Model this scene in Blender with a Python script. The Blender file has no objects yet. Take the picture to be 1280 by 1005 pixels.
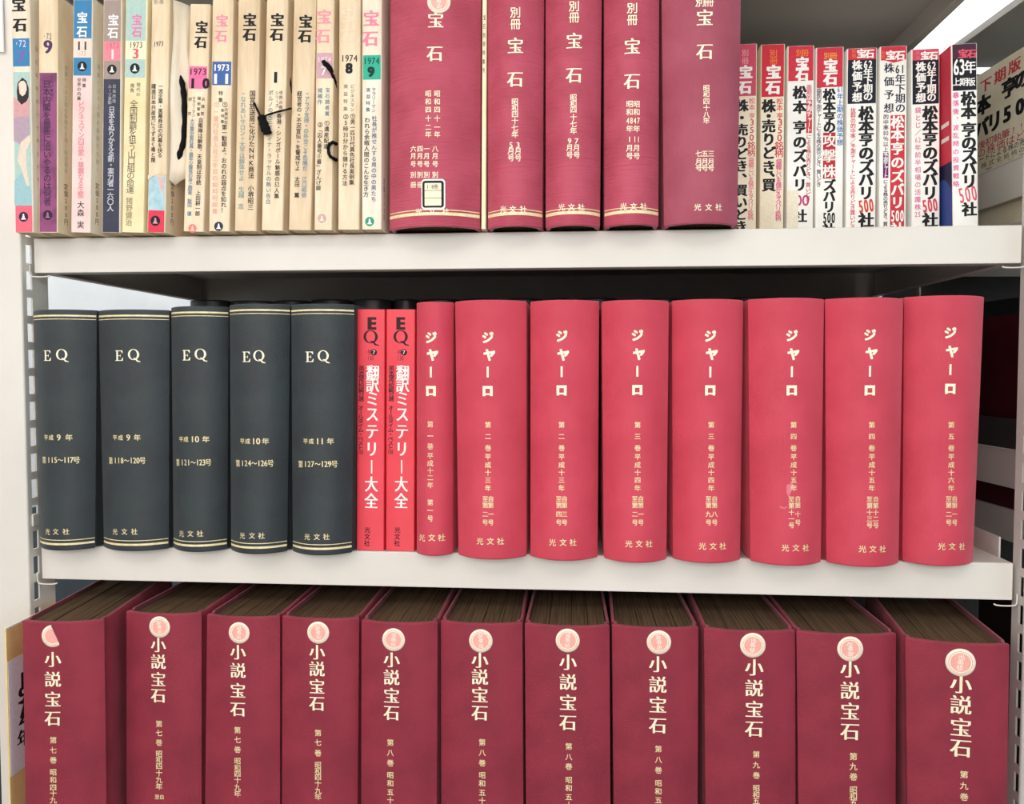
import bpy, bmesh, math, random
from mathutils import Matrix, Vector
random.seed(7)
SC = bpy.context.scene
COL = SC.collection
R = math.radians

# ------------------------------------------------------------------ camera
EYE = 1.50                                     # camera height above the floor
FPX, YAW, PITCH, DIST = 1000.0, math.atan(.08), math.atan(.042), .74
cy_, sy_, cp_, sp_ = math.cos(YAW), math.sin(YAW), math.cos(PITCH), math.sin(PITCH)
FWD = Vector((-sy_ * cp_, cy_ * cp_, -sp_)); RGT = Vector((cy_, sy_, 0)); UPV = RGT.cross(FWD)
CAM = Vector((0, -DIST, EYE))
cam_data = bpy.data.cameras.new('camera'); cam = bpy.data.objects.new('camera', cam_data); COL.objects.link(cam)
cam_data.sensor_fit = 'HORIZONTAL'; cam_data.sensor_width = 36; cam_data.lens = 36 * FPX / 1280
cam_data.clip_start = .02
cam.matrix_world = Matrix((( RGT.x, UPV.x, -FWD.x, CAM.x), (RGT.y, UPV.y, -FWD.y, CAM.y), (RGT.z, UPV.z, -FWD.z, CAM.z), (0, 0, 0, 1)))
SC.camera = cam

# ------------------------------------------------------------------ world, lamps, exposure
world = bpy.data.worlds.new('world'); SC.world = world; world.use_nodes = True
bg = world.node_tree.nodes['Background']; bg.inputs[0].default_value = (.86, .93, 1.0, 1); bg.inputs[1].default_value = .07
SC.view_settings.view_transform = 'Standard'; SC.view_settings.look = 'None'
SC.view_settings.gamma = 1; SC.view_settings.use_curve_mapping = False; SC.view_settings.exposure = -.25

def area(name, loc, target, sx, sy, power, color):
    d = bpy.data.lights.new(name, 'AREA'); d.shape = 'RECTANGLE'; d.size = sx; d.size_y = sy; d.energy = power; d.color = color
    o = bpy.data.objects.new(name, d); COL.objects.link(o); o.location = loc
    o.rotation_euler = (Vector(target) - Vector(loc)).to_track_quat('-Z', 'Y').to_euler(); return o
area('aisle_light', (-.1, -1.35, EYE + 1.02), (-.05, 0, EYE - .1), 1.6, .35, 8, (1, .97, .93))
area('room_light', (-.1, -2.4, EYE + .52), (0, 0, EYE), 2.2, .8, 15, (1, .97, .94))
area('low_light', (-.05, -1.6, EYE - .5), (.1, 0, EYE + .2), 1.6, .5, 11, (1, .98, .96))  # added fill from below, lifts the underside of the top shelf
area('near_light', (-.05, -1.2, EYE + .24), (0, 0, EYE + .1), 1.5, .22, 5.5, (1, .97, .93))  # added fill close behind the camera, not a fixture of the room
area('cool_right_fill', (2.3, -1.3, EYE + .62), (.2, 0, EYE), 1.2, .8, 18, (.68, .93, .98))  # added cool fill from the right; stands for no known window
area('left_light', (-1.3, -1.2, EYE + .6), (.4, 0, EYE + .1), .8, .8, 9, (1, .93, .86))  # added warm fill for the covers that face left

# ------------------------------------------------------------------ helpers
def c(r, g, b):
    f = lambda v: (v / 255) / 12.92 if v / 255 <= .04045 else ((v / 255 + .055) / 1.055) ** 2.4
    return (f(r), f(g), f(b), 1)

def ray(px, py): return FWD * FPX + RGT * (px - 640) - UPV * (py - 502.5)
def on_y(px, py, y):
    d = ray(px, py); return CAM + d * ((y - CAM.y) / d.y)
def on_z(px, py, z):
    d = ray(px, py); return CAM + d * ((z - CAM.z) / d.z)

def mat(name, color, rough=.6, spec=.3, color2=None, scale=40, stretch=(1, 1, 1), bump=0, bscale=400, bstretch=(1, 1, 1), metal=0, lo=.4, hi=.65, sheen=0):
    m = bpy.data.materials.new(name); m.use_nodes = True; nt = m.node_tree; b = nt.nodes['Principled BSDF']
    b.inputs['Roughness'].default_value = rough; b.inputs['Specular IOR Level'].default_value = spec; b.inputs['Metallic'].default_value = metal
    if sheen: b.inputs['Sheen Weight'].default_value = sheen
    tc = nt.nodes.new('ShaderNodeTexCoord')
    def noise(sc, st, detail=4):
        mp = nt.nodes.new('ShaderNodeMapping'); mp.inputs['Scale'].default_value = st; nt.links.new(tc.outputs['Object'], mp.inputs['Vector'])
        n = nt.nodes.new('ShaderNodeTexNoise'); n.inputs['Scale'].default_value = sc; n.inputs['Detail'].default_value = detail
        nt.links.new(mp.outputs[0], n.inputs['Vector']); return n
    if color2 is None: color2 = tuple(v * .86 for v in color[:3]) + (1,)
    n = noise(scale, stretch)
    ra = nt.nodes.new('ShaderNodeValToRGB'); ra.color_ramp.elements[0].color = color; ra.color_ramp.elements[1].color = color2
    ra.color_ramp.elements[0].position = lo; ra.color_ramp.elements[1].position = hi
    nt.links.new(n.outputs['Fac'], ra.inputs['Fac']); nt.links.new(ra.outputs['Color'], b.inputs['Base Color'])
    if bump:
        n2 = noise(bscale, bstretch, 2); bp = nt.nodes.new('ShaderNodeBump'); bp.inputs['Strength'].default_value = bump; bp.inputs['Distance'].default_value = .001
        nt.links.new(n2.outputs['Fac'], bp.inputs['Height']); nt.links.new(bp.outputs['Normal'], b.inputs['Normal'])
    return m
_flat = {}
def ink(r, g, b, rough=.6):
    k = (r, g, b, rough)
    if k not in _flat:
        col = c(r, g, b); _flat[k] = mat('print_ink_%d_%d_%d' % (r, g, b), col, rough, .25, tuple(v * .92 for v in col[:3]) + (1,), 300)
    return _flat[k]

def link(name, verts, faces, m, parent=None, smooth=False):
    me = bpy.data.meshes.new(name); me.from_pydata([tuple(v) for v in verts], [], faces); me.update()
    for k in (m if isinstance(m, (list, tuple)) else [m]): me.materials.append(k)
    if smooth:
        for p in me.polygons: p.use_smooth = True
    o = bpy.data.objects.new(name, me); COL.objects.link(o)
    if parent is not None: o.parent = parent
    return o
def bevel(o, w, seg=2):
    md = o.modifiers.new('bevel', 'BEVEL'); md.width = w; md.segments = seg; md.limit_method = 'ANGLE'; md.angle_limit = R(40); return o
def smooth_by_angle(o, deg=35):
    me = o.data
    for p in me.polygons: p.use_smooth = True
    bm = bmesh.new(); bm.from_mesh(me)
    for e in bm.edges:
        if len(e.link_faces) == 2 and e.calc_face_angle(0) > R(deg): e.smooth = False
    bm.to_mesh(me); bm.free(); return o

class MB:
    def __init__(s): s.v = []; s.f = []
    def box(s, x0, x1, y0, y1, z0, z1):
        n = len(s.v)
        s.v += [(x, y, z) for z in (z0, z1) for y in (y0, y1) for x in (x0, x1)]
        s.f += [tuple(n + i for i in q) for q in ((0, 2, 3, 1), (4, 5, 7, 6), (0, 1, 5, 4), (2, 6, 7, 3), (0, 4, 6, 2), (1, 3, 7, 5))]; return s
    def tube(s, pts, r, n=10, caps=True):
        pts = [Vector(p) for p in pts]; rings = []
        rr = r if isinstance(r, (list, tuple)) else [r] * len(pts)
        for i, p in enumerate(pts):
            t = (pts[min(i + 1, len(pts) - 1)] - pts[max(i - 1, 0)]).normalized()
            a = t.cross(Vector((0, 1, .13))).normalized(); b = t.cross(a)
            st = len(s.v); s.v += [tuple(p + (a * math.cos(2 * math.pi * k / n) + b * math.sin(2 * math.pi * k / n)) * rr[i]) for k in range(n)]; rings.append(st)
        for q in range(len(rings) - 1):
            A, B = rings[q], rings[q + 1]
            s.f += [(A + k, A + (k + 1) % n, B + (k + 1) % n, B + k) for k in range(n)]
        if caps: s.f += [tuple(rings[0] + k for k in range(n))[::-1], tuple(rings[-1] + k for k in range(n))]
        return s
    def build(s, name, m, parent=None, smooth=False): return link(name, s.v, s.f, m, parent, smooth)

def spline(pts, k=6):
    pts = [Vector(p) for p in pts]; out = []
    for i in range(len(pts) - 1):
        p0, p1, p2, p3 = pts[max(i - 1, 0)], pts[i], pts[i + 1], pts[min(i + 2, len(pts) - 1)]
        for j in range(k):
            t = j / k; out.append(.5 * ((2 * p1) + (p2 - p0) * t + (2 * p0 - 5 * p1 + 4 * p2 - p3) * t * t + (3 * p1 - p0 - 3 * p2 + p3) * t ** 3))
    return out + [pts[-1]]

def set_tags(o, label, cat, group=None):
    o['label'] = label; o['category'] = cat
    if group: o['group'] = group
    return o

# ------------------------------------------------------------------ lettering
_gl = {}
def glyph(ch, off, cut):
    key = (ch, off, cut)
    if key in _gl: return _gl[key]
    if ch == 'SERIF_E' or ch == 'SERIF_Q':
        vs, fs = serif_shape(ch)
    else:
        cu = bpy.data.curves.new('g', 'FONT'); cu.body = ch; cu.resolution_u = 3; cu.offset = off
        ob = bpy.data.objects.new('g', cu); me = ob.to_mesh()
        me.calc_loop_triangles()
        vs = [(v.co.x, v.co.y) for v in me.vertices]; fs = [tuple(t.vertices) for t in me.loop_triangles]
        ob.to_mesh_clear(); bpy.data.objects.remove(ob); bpy.data.curves.remove(cu)
    if cut and vs:
        bm = bmesh.new(); bv = [bm.verts.new((x, y, 0)) for x, y in vs]
        for f in fs:
            try: bm.faces.new([bv[i] for i in f])
            except ValueError: pass
        x0 = min(v[0] for v in vs); x1 = max(v[0] for v in vs); k = max(1, int((x1 - x0) * cut))
        for i in range(1, k):
            bmesh.ops.bisect_plane(bm, geom=bm.verts[:] + bm.edges[:] + bm.faces[:], plane_co=(x0 + (x1 - x0) * i / k, 0, 0), plane_no=(1, 0, 0))
        bm.verts.index_update(); vs = [(v.co.x, v.co.y) for v in bm.verts]; fs = [tuple(v.index for v in f.verts) for f in bm.faces]; bm.free()
    if vs: bb = (min(v[0] for v in vs), max(v[0] for v in vs), min(v[1] for v in vs), max(v[1] for v in vs))
    else: bb = (0, .3, 0, .7)
    _gl[key] = (vs, fs, bb); return _gl[key]

def serif_shape(ch):
    vs = []; fs = []
    def q(x0, y0, x1, y1):
        n = len(vs); vs.extend([(x0, y0), (x1, y0), (x1, y1), (x0, y1)]); fs.append((n, n + 1, n + 2, n + 3))
    if ch == 'SERIF_E':
        q(.14, .04, .27, .68); q(.05, 0, .64, .045); q(.05, .675, .62, .72); q(.27, .335, .45, .375); q(.44, .26, .475, .45)
        n = len(vs); vs.extend([(.5, .045), (.64, .045), (.66, .22), (.62, .22), (.48, .675), (.62, .675), (.63, .53), (.59, .53)]); fs.extend([(n, n + 1, n + 2, n + 3), (n + 4, n + 7, n + 6, n + 5)])
    else:
        k = 28; n = 0
        for i in range(k):
            a = 2 * math.pi * i / k; vs.append((.4 + .38 * math.cos(a), .36 + .38 * math.sin(a))); vs.append((.4 + .24 * math.cos(a), .36 + .335 * math.sin(a)))
        for i in range(k):
            j = (i + 1) % k; fs.append((2 * i, 2 * j, 2 * j + 1, 2 * i + 1))
        n = len(vs); vs.extend([(.36, .06), (.5, .04), (.62, -.13), (.84, -.17), (.84, -.11), (.7, -.06), (.56, .1), (.42, .13)]); fs.append(tuple(range(n, n + 8)))
    return vs, fs

ROT = set('ー〜～「」（）()…―')
def is_wide(ch): return ord(ch[0]) > 0x2E00 if len(ch) == 1 else False

class Thing:
    """an Empty with its matrix; converts photo coordinates to points on its front surface"""
    def __init__(s, name, M, label, cat, group=None, surf=None):
        s.M = M; s.Mi = M.inverted()
        s.e = bpy.data.objects.new(name, None); COL.objects.link(s.e); s.e.matrix_world = M; s.e.empty_display_size = .02
        set_tags(s.e, label, cat, group); s.surf = surf or (lambda x, z: 0.0); s.curved = surf is not None
        s.eps = .00012
    def at(s, px, py):
        o = s.Mi @ CAM; d = s.Mi.to_3x3() @ ray(px, py); y = 0
        for _ in range(8 if s.curved else 1):
            t = (y - o.y) / d.y; p = o + d * t; y = s.surf(p.x, p.z)
        return p.x, p.z, t * FPX / FPX      # t: metres of travel per unit ray -> metres per pixel
    def put(s, verts2, faces, name, m, eps=None, smooth=False):
        e = s.eps if eps is None else eps
        return link(name, [(x, s.surf(x, z) - e, z) for x, z in verts2], faces, m, s.e, smooth)
    def patch(s, name, m, quad=None, z0=None, z1=None, x0=None, x1=None, eps=.00006, n=12, nz=1):
        """a printed patch of the spine between local heights / widths"""
        vs = []; fs = []
        for j in range(nz + 1):
            z = z0 + (z1 - z0) * j / nz
            a = x0(z) if callable(x0) else x0; b = x1(z) if callable(x1) else x1
            for i in range(n + 1): vs.append((a + (b - a) * i / n, z))
        for j in range(nz):
            for i in range(n): k = j * (n + 1) + i; fs.append((k, k + 1, k + n + 2, k + n + 1))
        return s.put(vs, fs, name, m, eps, s.curved)
    def pixrect(s, name, m, px0, py0, px1, py1, eps=.00009):
        a = s.at(px0, py1); b = s.at(px1, py0)
        return s.patch(name, m, z0=min(a[1], b[1]), z1=max(a[1], b[1]), x0=min(a[0], b[0]), x1=max(a[0], b[0]), eps=eps, n=4)
    def shape(s, name, m, pts, eps=.00012):
        vs = [s.at(*p)[:2] for p in pts]; return s.put(vs, [tuple(range(len(vs)))[::-1]], name, m, eps)
    # one glyph group
    def _emit(s, V, F, ch, cx, cz, wx, wz, off, xb, rot=0, tilt=0, layer=0):
        cut = 0
        if s.curved and wx > .004: cut = max(2, int(wx / .0028))
        g, fs, bb = glyph(ch, min(0, off), cut)
        if not g: return
        if len(ch) > 1 or not is_wide(ch): ox, oz = (bb[0] + bb[1]) / 2, (bb[2] + bb[3]) / 2
        else: ox, oz = .5, .38
        if ch in '、。': ox, oz = .5 - .55, .38 - .5
        if ch in 'ャュョッぁぃぇぉっゃゅょ': ox -= .10; oz -= .08
        cr, sr = math.cos(tilt), math.sin(tilt)
        e_ = max(0, off); span = xb + e_; nx = 1 + 2 * math.ceil(span / .042) if span > 0 else 1
        xs_ = [span * (2 * i / (nx - 1) - 1) for i in range(nx)] if nx > 1 else [0]
        if e_ and nx == 3: xs_ = [-span, span] if span < .03 else xs_
        for k, (dx, dz) in enumerate([(a_, b_) for a_ in xs_ for b_ in ((-e_, e_) if e_ else (0,))]):
            n = len(V)
            for (x, z) in g:
                x, z = x - ox, z - oz
                if rot: x, z = z, -x
                x += dx; z += dz; x *= wx; z *= wz
                x, z = x * cr - z * sr, x * sr + z * cr
                V.append((cx + x, cz + z, k * .000008))
            F += [tuple(n + i for i in f) for f in fs]
    def _finish(s, V, F, name, m, eps=None):
        if not V: return
        e = s.eps if eps is None else eps
        e += .00012 if s.curved else 0
        return link(name, [(x, s.surf(x, z) - e - k, z) for x, z, k in V], F, m, s.e)
    def col(s, chars, p0, p1, size, m, ys=None, off=0, xb=0, ax=1, az=1, name='lettering', eps=None, tilt=0):
        """a vertical column of characters; p0 and p1 are the centres of the first and last character in the photo"""
        V = []; F = []; n = len(chars)
        if size < 9.5 and not s.curved: off = max(off, .016)
        for i, ch in enumerate(chars):
            t = i / max(1, n - 1); py = ys[i] if ys else p0[1] + (p1[1] - p0[1]) * t
            tt = (py - p0[1]) / (p1[1] - p0[1]) if ys and p1[1] != p0[1] else t
            px = p0[0] + (p1[0] - p0[0]) * tt
            if ch == ' ' or ch == '　': continue
            x, z, k = s.at(px, py); w = size * k
            if len(ch) > 1 and not ch.startswith('SERIF'):      # horizontal number inside a vertical column
                m_ = len(ch); cw = w * ax / m_
                for j, d in enumerate(ch):
                    s._emit(V, F, d, x + (j - (m_ - 1) / 2) * cw + math.sin(0) , z + (j - (m_ - 1) / 2) * cw * math.tan(tilt), cw * 1.55, w * az * 1.15, off * .8, xb, 0, tilt)
            elif not is_wide(ch) and ch not in 'ー':
                s._emit(V, F, ch, x, z, w * ax * 1.1, w * az * 1.05, off, xb, 0)
            else:
                s._emit(V, F, ch, x, z, w * ax, w * az, off, xb if ch not in 'ー' else 0, ch in ROT)
        return s._finish(V, F, name, m, eps)
    def row(s, chars, xs, y, size, m, off=0, xb=0, ax=1, az=1, name='lettering', y1=None, eps=None):
        """characters side by side; xs gives each centre, or the two ends with the text squeezed between them"""
        V = []; F = []
        if len(xs) != len(chars):
            adv = [.58 if not is_wide(ch) else 1.0 for ch in chars]; tot = sum(adv); acc = 0; cs = []
            for a in adv: cs.append(xs[0] + (xs[1] - xs[0]) * (acc + a / 2) / tot); acc += a
            ax = ax * (xs[1] - xs[0]) / tot / size; xs = cs
        for i, ch in enumerate(chars):
            if ch == ' ': continue
            yy = y if y1 is None else y + (y1 - y) * i / max(1, len(chars) - 1)
            x, z, k = s.at(xs[i], yy); w = size * k
            q_ = 1.1 if (len(ch) == 1 and not is_wide(ch)) else 1
            s._emit(V, F, ch, x, z, w * ax * (1.08 if q_ > 1 else 1), w * az * q_, off, xb)
        return s._finish(V, F, name, m, eps)

def disc(T, name, m, cx, cz, r, eps, r_in=0, n=32, parent=None, thick=0, clip=None):
    vs = []; fs = []; rings = max(1, int(4 * (r - r_in) / r + .5))
    for j in range(rings + 1):
        rr = r_in + (r - r_in) * j / rings
        for i in range(n):
            a = 2 * math.pi * i / n; x = rr * math.cos(a); z = rr * math.sin(a)
            if clip is not None: x = min(x, clip(z))
            vs.append((cx + x, cz + z))
    for j in range(rings):
        for i in range(n):
            k = j * n + i; k2 = j * n + (i + 1) % n; fs.append((k, k2, k2 + n, k + n)[::-1] if False else (k, k + n, k2 + n, k2))
    V = [(x, T.surf(x, z) - eps, z) for x, z in vs]
    if thick:
        b = len(V); rim = rings * n
        V += [(V[rim + i][0], V[rim + i][1] + thick, V[rim + i][2]) for i in range(n)]
        fs += [(rim + i, b + i, b + (i + 1) % n, rim + (i + 1) % n) for i in range(n)]
    return link(name, V, fs, m, parent or T.e, True)

# ------------------------------------------------------------------ materials
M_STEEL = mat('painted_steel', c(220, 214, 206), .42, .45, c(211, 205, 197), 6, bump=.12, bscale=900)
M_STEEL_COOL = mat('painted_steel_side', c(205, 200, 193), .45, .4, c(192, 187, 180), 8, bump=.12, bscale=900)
M_PANEL = mat('dark_plate_and_backing', c(62, 60, 60), .6, .3)
M_WALL = mat('white_wall_paint', c(238, 238, 238), .9, .2, c(228, 228, 228), 3)
M_FLOOR = mat('floor_vinyl', c(84, 80, 76), .5, .3, c(70, 66, 62), 12)
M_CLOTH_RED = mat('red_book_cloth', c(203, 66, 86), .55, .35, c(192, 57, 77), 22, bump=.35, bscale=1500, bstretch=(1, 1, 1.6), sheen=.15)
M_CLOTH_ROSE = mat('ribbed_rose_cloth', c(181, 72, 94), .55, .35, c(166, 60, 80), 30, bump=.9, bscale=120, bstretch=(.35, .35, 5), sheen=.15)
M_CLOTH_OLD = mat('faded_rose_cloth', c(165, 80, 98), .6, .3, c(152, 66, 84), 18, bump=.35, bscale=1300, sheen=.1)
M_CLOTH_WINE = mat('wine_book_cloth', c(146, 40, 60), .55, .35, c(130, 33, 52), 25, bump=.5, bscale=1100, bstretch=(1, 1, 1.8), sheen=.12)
M_CLOTH_BLACK = mat('black_book_cloth', c(44, 52, 55), .5, .4, c(38, 43, 47), 30, bump=.4, bscale=1200, sheen=.12)
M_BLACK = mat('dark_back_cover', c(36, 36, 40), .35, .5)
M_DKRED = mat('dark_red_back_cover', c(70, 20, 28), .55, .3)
M_PAGES = mat('aged_page_edges', c(104, 82, 62), .85, .1, c(74, 57, 43), 60, (16, .2, 1), bump=.6, bscale=300, bstretch=(9, .2, 1))
M_PAGES_LIGHT = mat('pale_page_edges', c(222, 206, 172), .85, .1, c(200, 180, 142), 60, (9, .4, .4), bump=.4, bscale=300, bstretch=(9, .3, .3))
M_GOLD = mat('gold_foil', c(238, 222, 176), .38, .5, c(222, 202, 150), 200)
M_GOLDL = mat('pale_gold_foil', c(250, 240, 214), .42, .5, c(240, 226, 190), 200)
M_CORD = mat('black_cotton_cord', c(16, 15, 16), .8, .15, bump=.8, bscale=700)
def aged(name, col, col2): return mat(name, col, .68, .3, col2, 34, (2.4, 1, .35), bump=.5, bscale=110, bstretch=(2, 1, .4), lo=.40, hi=.70)
M_OLD = aged('yellowed_paper_cover', c(232, 214, 186), c(206, 180, 144))
M_OLD2 = aged('yellowed_paper_cover_tan', c(224, 203, 172), c(196, 168, 132))
M_OLDW = aged('off_white_worn_cover', c(234, 224, 206), c(212, 196, 170))
M_WHITE = mat('white_glossy_cover', c(244, 243, 238), .4, .4, c(236, 232, 222), 20)
M_CREAM = mat('cream_glossy_cover', c(240, 230, 206), .45, .35, c(232, 216, 184), 14)
BLACK = ink(28, 26, 30); NAVY = ink(38, 40, 66); WHITE = ink(246, 242, 236); RED = ink(206, 52, 66); BRICK = ink(186, 44, 52)
PINK = ink(226, 110, 140); BLUEGREY = ink(96, 128, 146); MAGENTA = ink(222, 90, 150)

# ------------------------------------------------------------------ room
def structure(name, mb, m):
    o = mb.build(name, m); o['kind'] = 'structure'; return o
structure('floor', MB().box(-1.6, 3.2, -3.2, 3.4, -.05, 0), M_FLOOR)
structure('ceiling', MB().box(-1.6, 3.2, -3.2, 3.4, EYE + 1.15, EYE + 1.2), M_WALL)
structure('wall_left', MB().box(-1.55, -1.45, -3.2, 3.4, 0, EYE + 1.15), M_WALL)
structure('trim_1', MB().box(-1.45, -1.437, -3.2, 3.2, 0, 1.13), mat('added_dark_wall_band', c(84, 92, 98), .7, .3, c(76, 84, 90), 5))  # added dark band, makes the left wall dim below the middle shelf
structure('wall_back', MB().box(-1.45, 3.2, 3.2, 3.3, 0, EYE + 1.15), M_WALL)

# first a real fitting on the ceiling behind the rack, glimpsed above the top shelf's end
def ceiling_fitting(x, y, w, l, label, strength):
    T = Thing('ceiling_light', Matrix.Translation((x, y, EYE + 1.15)), label, 'light', 'strip lights on the ceiling')
    MB().box(-w / 2 - .03, w / 2 + .03, -l / 2 - .03, l / 2 + .03, -.05, 0).build('housing', M_STEEL, T.e)
    m = bpy.data.materials.new('lit_diffuser_%s' % label[:5]); m.use_nodes = True; b = m.node_tree.nodes['Principled BSDF']
    b.inputs['Emission Color'].default_value = (.95, .98, 1, 1); b.inputs['Emission Strength'].default_value = strength
    MB().box(-w / 2, w / 2, -l / 2, l / 2, -.062, -.0505).build('diffuser', m, T.e)
ceiling_fitting(1.62, 2.0, 1.6, 2.3, 'long white ceiling light seen above the right end of the top shelf', 2.6)
ceiling_fitting(-.98, 1.3, .3, 2.4, 'white ceiling light out of view above the passage left of the rack', 14)  # added lamp, unseen, only there to brighten the left wall

# ------------------------------------------------------------------ our rack
ZS1, ZS2, ZS3, ZS0 = EYE + .1257, EYE - .1735, EYE - .4560, EYE + .4035
XL, XR, DEP = -.5232, .3892, .345
PITCHZ = .0252
BS1, BS2, BS3 = ZS1 + .0004, ZS2 + .0004, ZS3 + .0004      # where the books stand
rack = Thing('steel_shelving_rack', Matrix.Translation((0, 0, 0)), 'off-white steel library shelving rack holding the three rows of books', 'shelving')
def make_shelf(z, parent, x0=XL, x1=XR, dep=DEP, cool=False):
    m = MB(); t = .0334
    m.box(x0, x1, .0008, dep, z - .0014, z)                                # plate
    m.box(x0, x1, 0, .0022, z - t, z - .0003)                               # front face
    m.box(x0, x1, .0022, .016, z - t, z - t + .0014)                        # return
    m.box(x0, x0 + .0014, .0022, dep, z - t, z - .0014); m.box(x1 - .0014, x1, .0022, dep, z - t, z - .0014)
    m.box(x0 + .0014, x0 + .010, .016, dep, z - t, z - t + .0012); m.box(x1 - .010, x1 - .0014, .016, dep, z - t, z - t + .0012)
    m.box(x0, x1, dep, dep + .0014, z - t, z)
    o = m.build('shelf', M_STEEL, parent); bevel(o, .0011); return o
for z in (ZS0, ZS1, ZS2, ZS3): make_shelf(z, rack.e)
def post(side, y0=-.013, y1=.024, z0=0, z1=EYE + .62, parent=None, fw=.034):
    """an angle post; the side flange has a row of slots"""
    X = XL - .0030 if side < 0 else XR + .0030; s = side; m = MB(); t = .0016
    xa, xb = (X - t, X) if s < 0 else (X, X + t)
    def bx(*a):
        m.box(*a)
    # front flange with a soft corner
    fx0, fx1 = (X - fw, X - .002) if s < 0 else (X + .002, X + fw)
    bx(fx0, fx1, y0 - .0016, y0, z0, z1)
    # rounded corner strip
    st = len(m.v); k = 5
    for i in range(k + 1):
        a = math.pi / 2 * i / k
        cx_ = X - s * 0 + (s * .002); px_ = cx_ - s * .002 * math.sin(a); py_ = y0 + .0004 - .002 * math.cos(a)
        m.v += [(px_, py_, z0), (px_, py_, z1)]
    for i in range(k): m.f.append((st + 2 * i, st + 2 * i + 2, st + 2 * i + 3, st + 2 * i + 1) if s > 0 else (st + 2 * i, st + 2 * i + 1, st + 2 * i + 3, st + 2 * i + 2))
    ys0, ys1 = SLOT if s < 0 else (-.0118, -.0048)
    if s > 0: y1 = .0065
    bx(xa, xb, y0, ys0, z0, z1); bx(xa, xb, ys1, y1, z0, z1)
    zz = SLOTZ - 44 * PITCHZ; bars = []
    while zz < z1 - .03:
        bars.append(zz); zz += PITCHZ
    for b in bars: bx(xa, xb, ys0, ys1, b + .0088, b + PITCHZ - .0088)
    bx(xa, xb, ys0, ys1, z0, bars[0] - .0088); bx(xa, xb, ys0, ys1, bars[-1] + .0088, z1)
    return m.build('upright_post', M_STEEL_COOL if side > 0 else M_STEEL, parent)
# slot position from the photograph: the first slot centre is 317 px down at x 36
d_ = ray(32.3, 317); t_ = (XL - .003 - CAM.x) / d_.x; sa = CAM + d_ * t_
d_ = ray(39.3, 317); t_ = (XL - .003 - CAM.x) / d_.x; sb = CAM + d_ * t_
SLOT = (sa.y, sb.y); SLOTZ = sa.z
print('slots', SLOT, SLOTZ - EYE)
post(-1, y0=min(-.013, SLOT[0] - .0015), parent=rack.e); post(1, y0=min(-.013, SLOT[0] - .0015), parent=rack.e)
# rear posts, shelf hooks, guard rail, added dark backing
for sx in (XL - .003, XR + .003):
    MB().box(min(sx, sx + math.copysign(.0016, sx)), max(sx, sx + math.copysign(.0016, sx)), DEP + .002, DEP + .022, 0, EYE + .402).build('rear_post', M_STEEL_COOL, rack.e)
for z in (ZS1, ZS2):
    for sx in (-1, 1):
        X = XL if sx < 0 else XR
        o = MB().tube(spline([(X + sx * .0018, -.004, z - .026), (X + sx * .0014, -.004, z - .0355), (X - sx * .003, -.0035, z - .0375), (X - sx * .014, -.003, z - .0375), (X - sx * .017, -.002, z - .0365)]), .0007, 8).build('shelf_clip', M_STEEL, rack.e, True)
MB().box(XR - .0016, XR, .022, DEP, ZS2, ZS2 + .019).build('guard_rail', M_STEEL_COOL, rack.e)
MB().box(XL + .01, XR - .002, DEP + .0016, DEP + .003, EYE - .47, EYE + .402).build('dark_backing', M_PANEL, rack.e)  # added dark sheet that keeps the gaps between books dark
# small hook on the left post slot just under the middle row
MB().box(XL - .0045, XL - .0014, SLOT[0] - .001, SLOT[1] + .001, EYE - .153, EYE - .142).build('shelf_hook', M_STEEL, rack.e)

# white card on the left post
T = Thing('label_card', Matrix.Translation((XL - .02, -.0150 + SLOT[0] * 0 + min(0, SLOT[0] + .0115), EYE + .300)), 'blank white card fixed high on the left upright post, at the top left corner', 'card')
link('card', [(-.02, -.0035, .0), (.0075, -.0035, -.004), (.0075, -.0035, .09), (-.02, -.0035, .09), (-.02, -.0015, .0), (.0075, -.0015, -.004), (.0075, -.0015, .09), (-.02, -.0015, .09)],
     [(0, 1, 2, 3), (7, 6, 5, 4), (0, 4, 5, 1), (1, 5, 6, 2), (2, 6, 7, 3), (3, 7, 4, 0)], ink(252, 252, 250), T.e)

# ------------------------------------------------------------------ neighbouring rack (turned a few degrees)
ADJ = Matrix.Translation((.462, -.004, 0)) @ Matrix.Rotation(R(4.5), 4, 'Z')
adj = Thing('steel_shelving_rack', ADJ, 'neighbouring steel shelving rack glimpsed past the right upright post', 'shelving')
adj.e.location.z = 0
for z in (EYE + .150, EYE - .1475, EYE - .445):
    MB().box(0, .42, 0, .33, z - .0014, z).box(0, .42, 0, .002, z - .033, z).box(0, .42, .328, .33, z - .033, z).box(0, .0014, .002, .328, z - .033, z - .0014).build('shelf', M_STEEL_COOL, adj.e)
for z in (EYE + .150, EYE - .1475):
    g = MB().box(-.0050, -.0020, -.006, .33, z + .024, z + .064).box(-.0062, -.002, -.006, .33, z + .0625, z + .0645).build('guard_rail', M_STEEL, adj.e); bevel(g, .0006)
    b = MB(); n = 14
    b.tube([(-.0050, .052, z + .045), (-.0075, .052, z + .045)], .0052, 14).build('bolt', M_STEEL_COOL, adj.e, True)
MB().box(-.0045, -.0015, .0, .33, EYE - .0832, EYE - .052).build('side_plate', M_PANEL, adj.e)
MB().box(-.002, .0, .325, .345, .9, EYE + .38).build('rear_post', M_STEEL_COOL, adj.e)
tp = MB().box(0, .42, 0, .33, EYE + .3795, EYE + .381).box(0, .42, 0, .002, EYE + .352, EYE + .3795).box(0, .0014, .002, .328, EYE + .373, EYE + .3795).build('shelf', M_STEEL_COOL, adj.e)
MB().box(-.045, .42, .332, .334, EYE - .47, EYE + .372).build('dark_backing', M_PANEL, adj.e)  # added dark sheet, widened to shut out a bright gap between the racks

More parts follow.
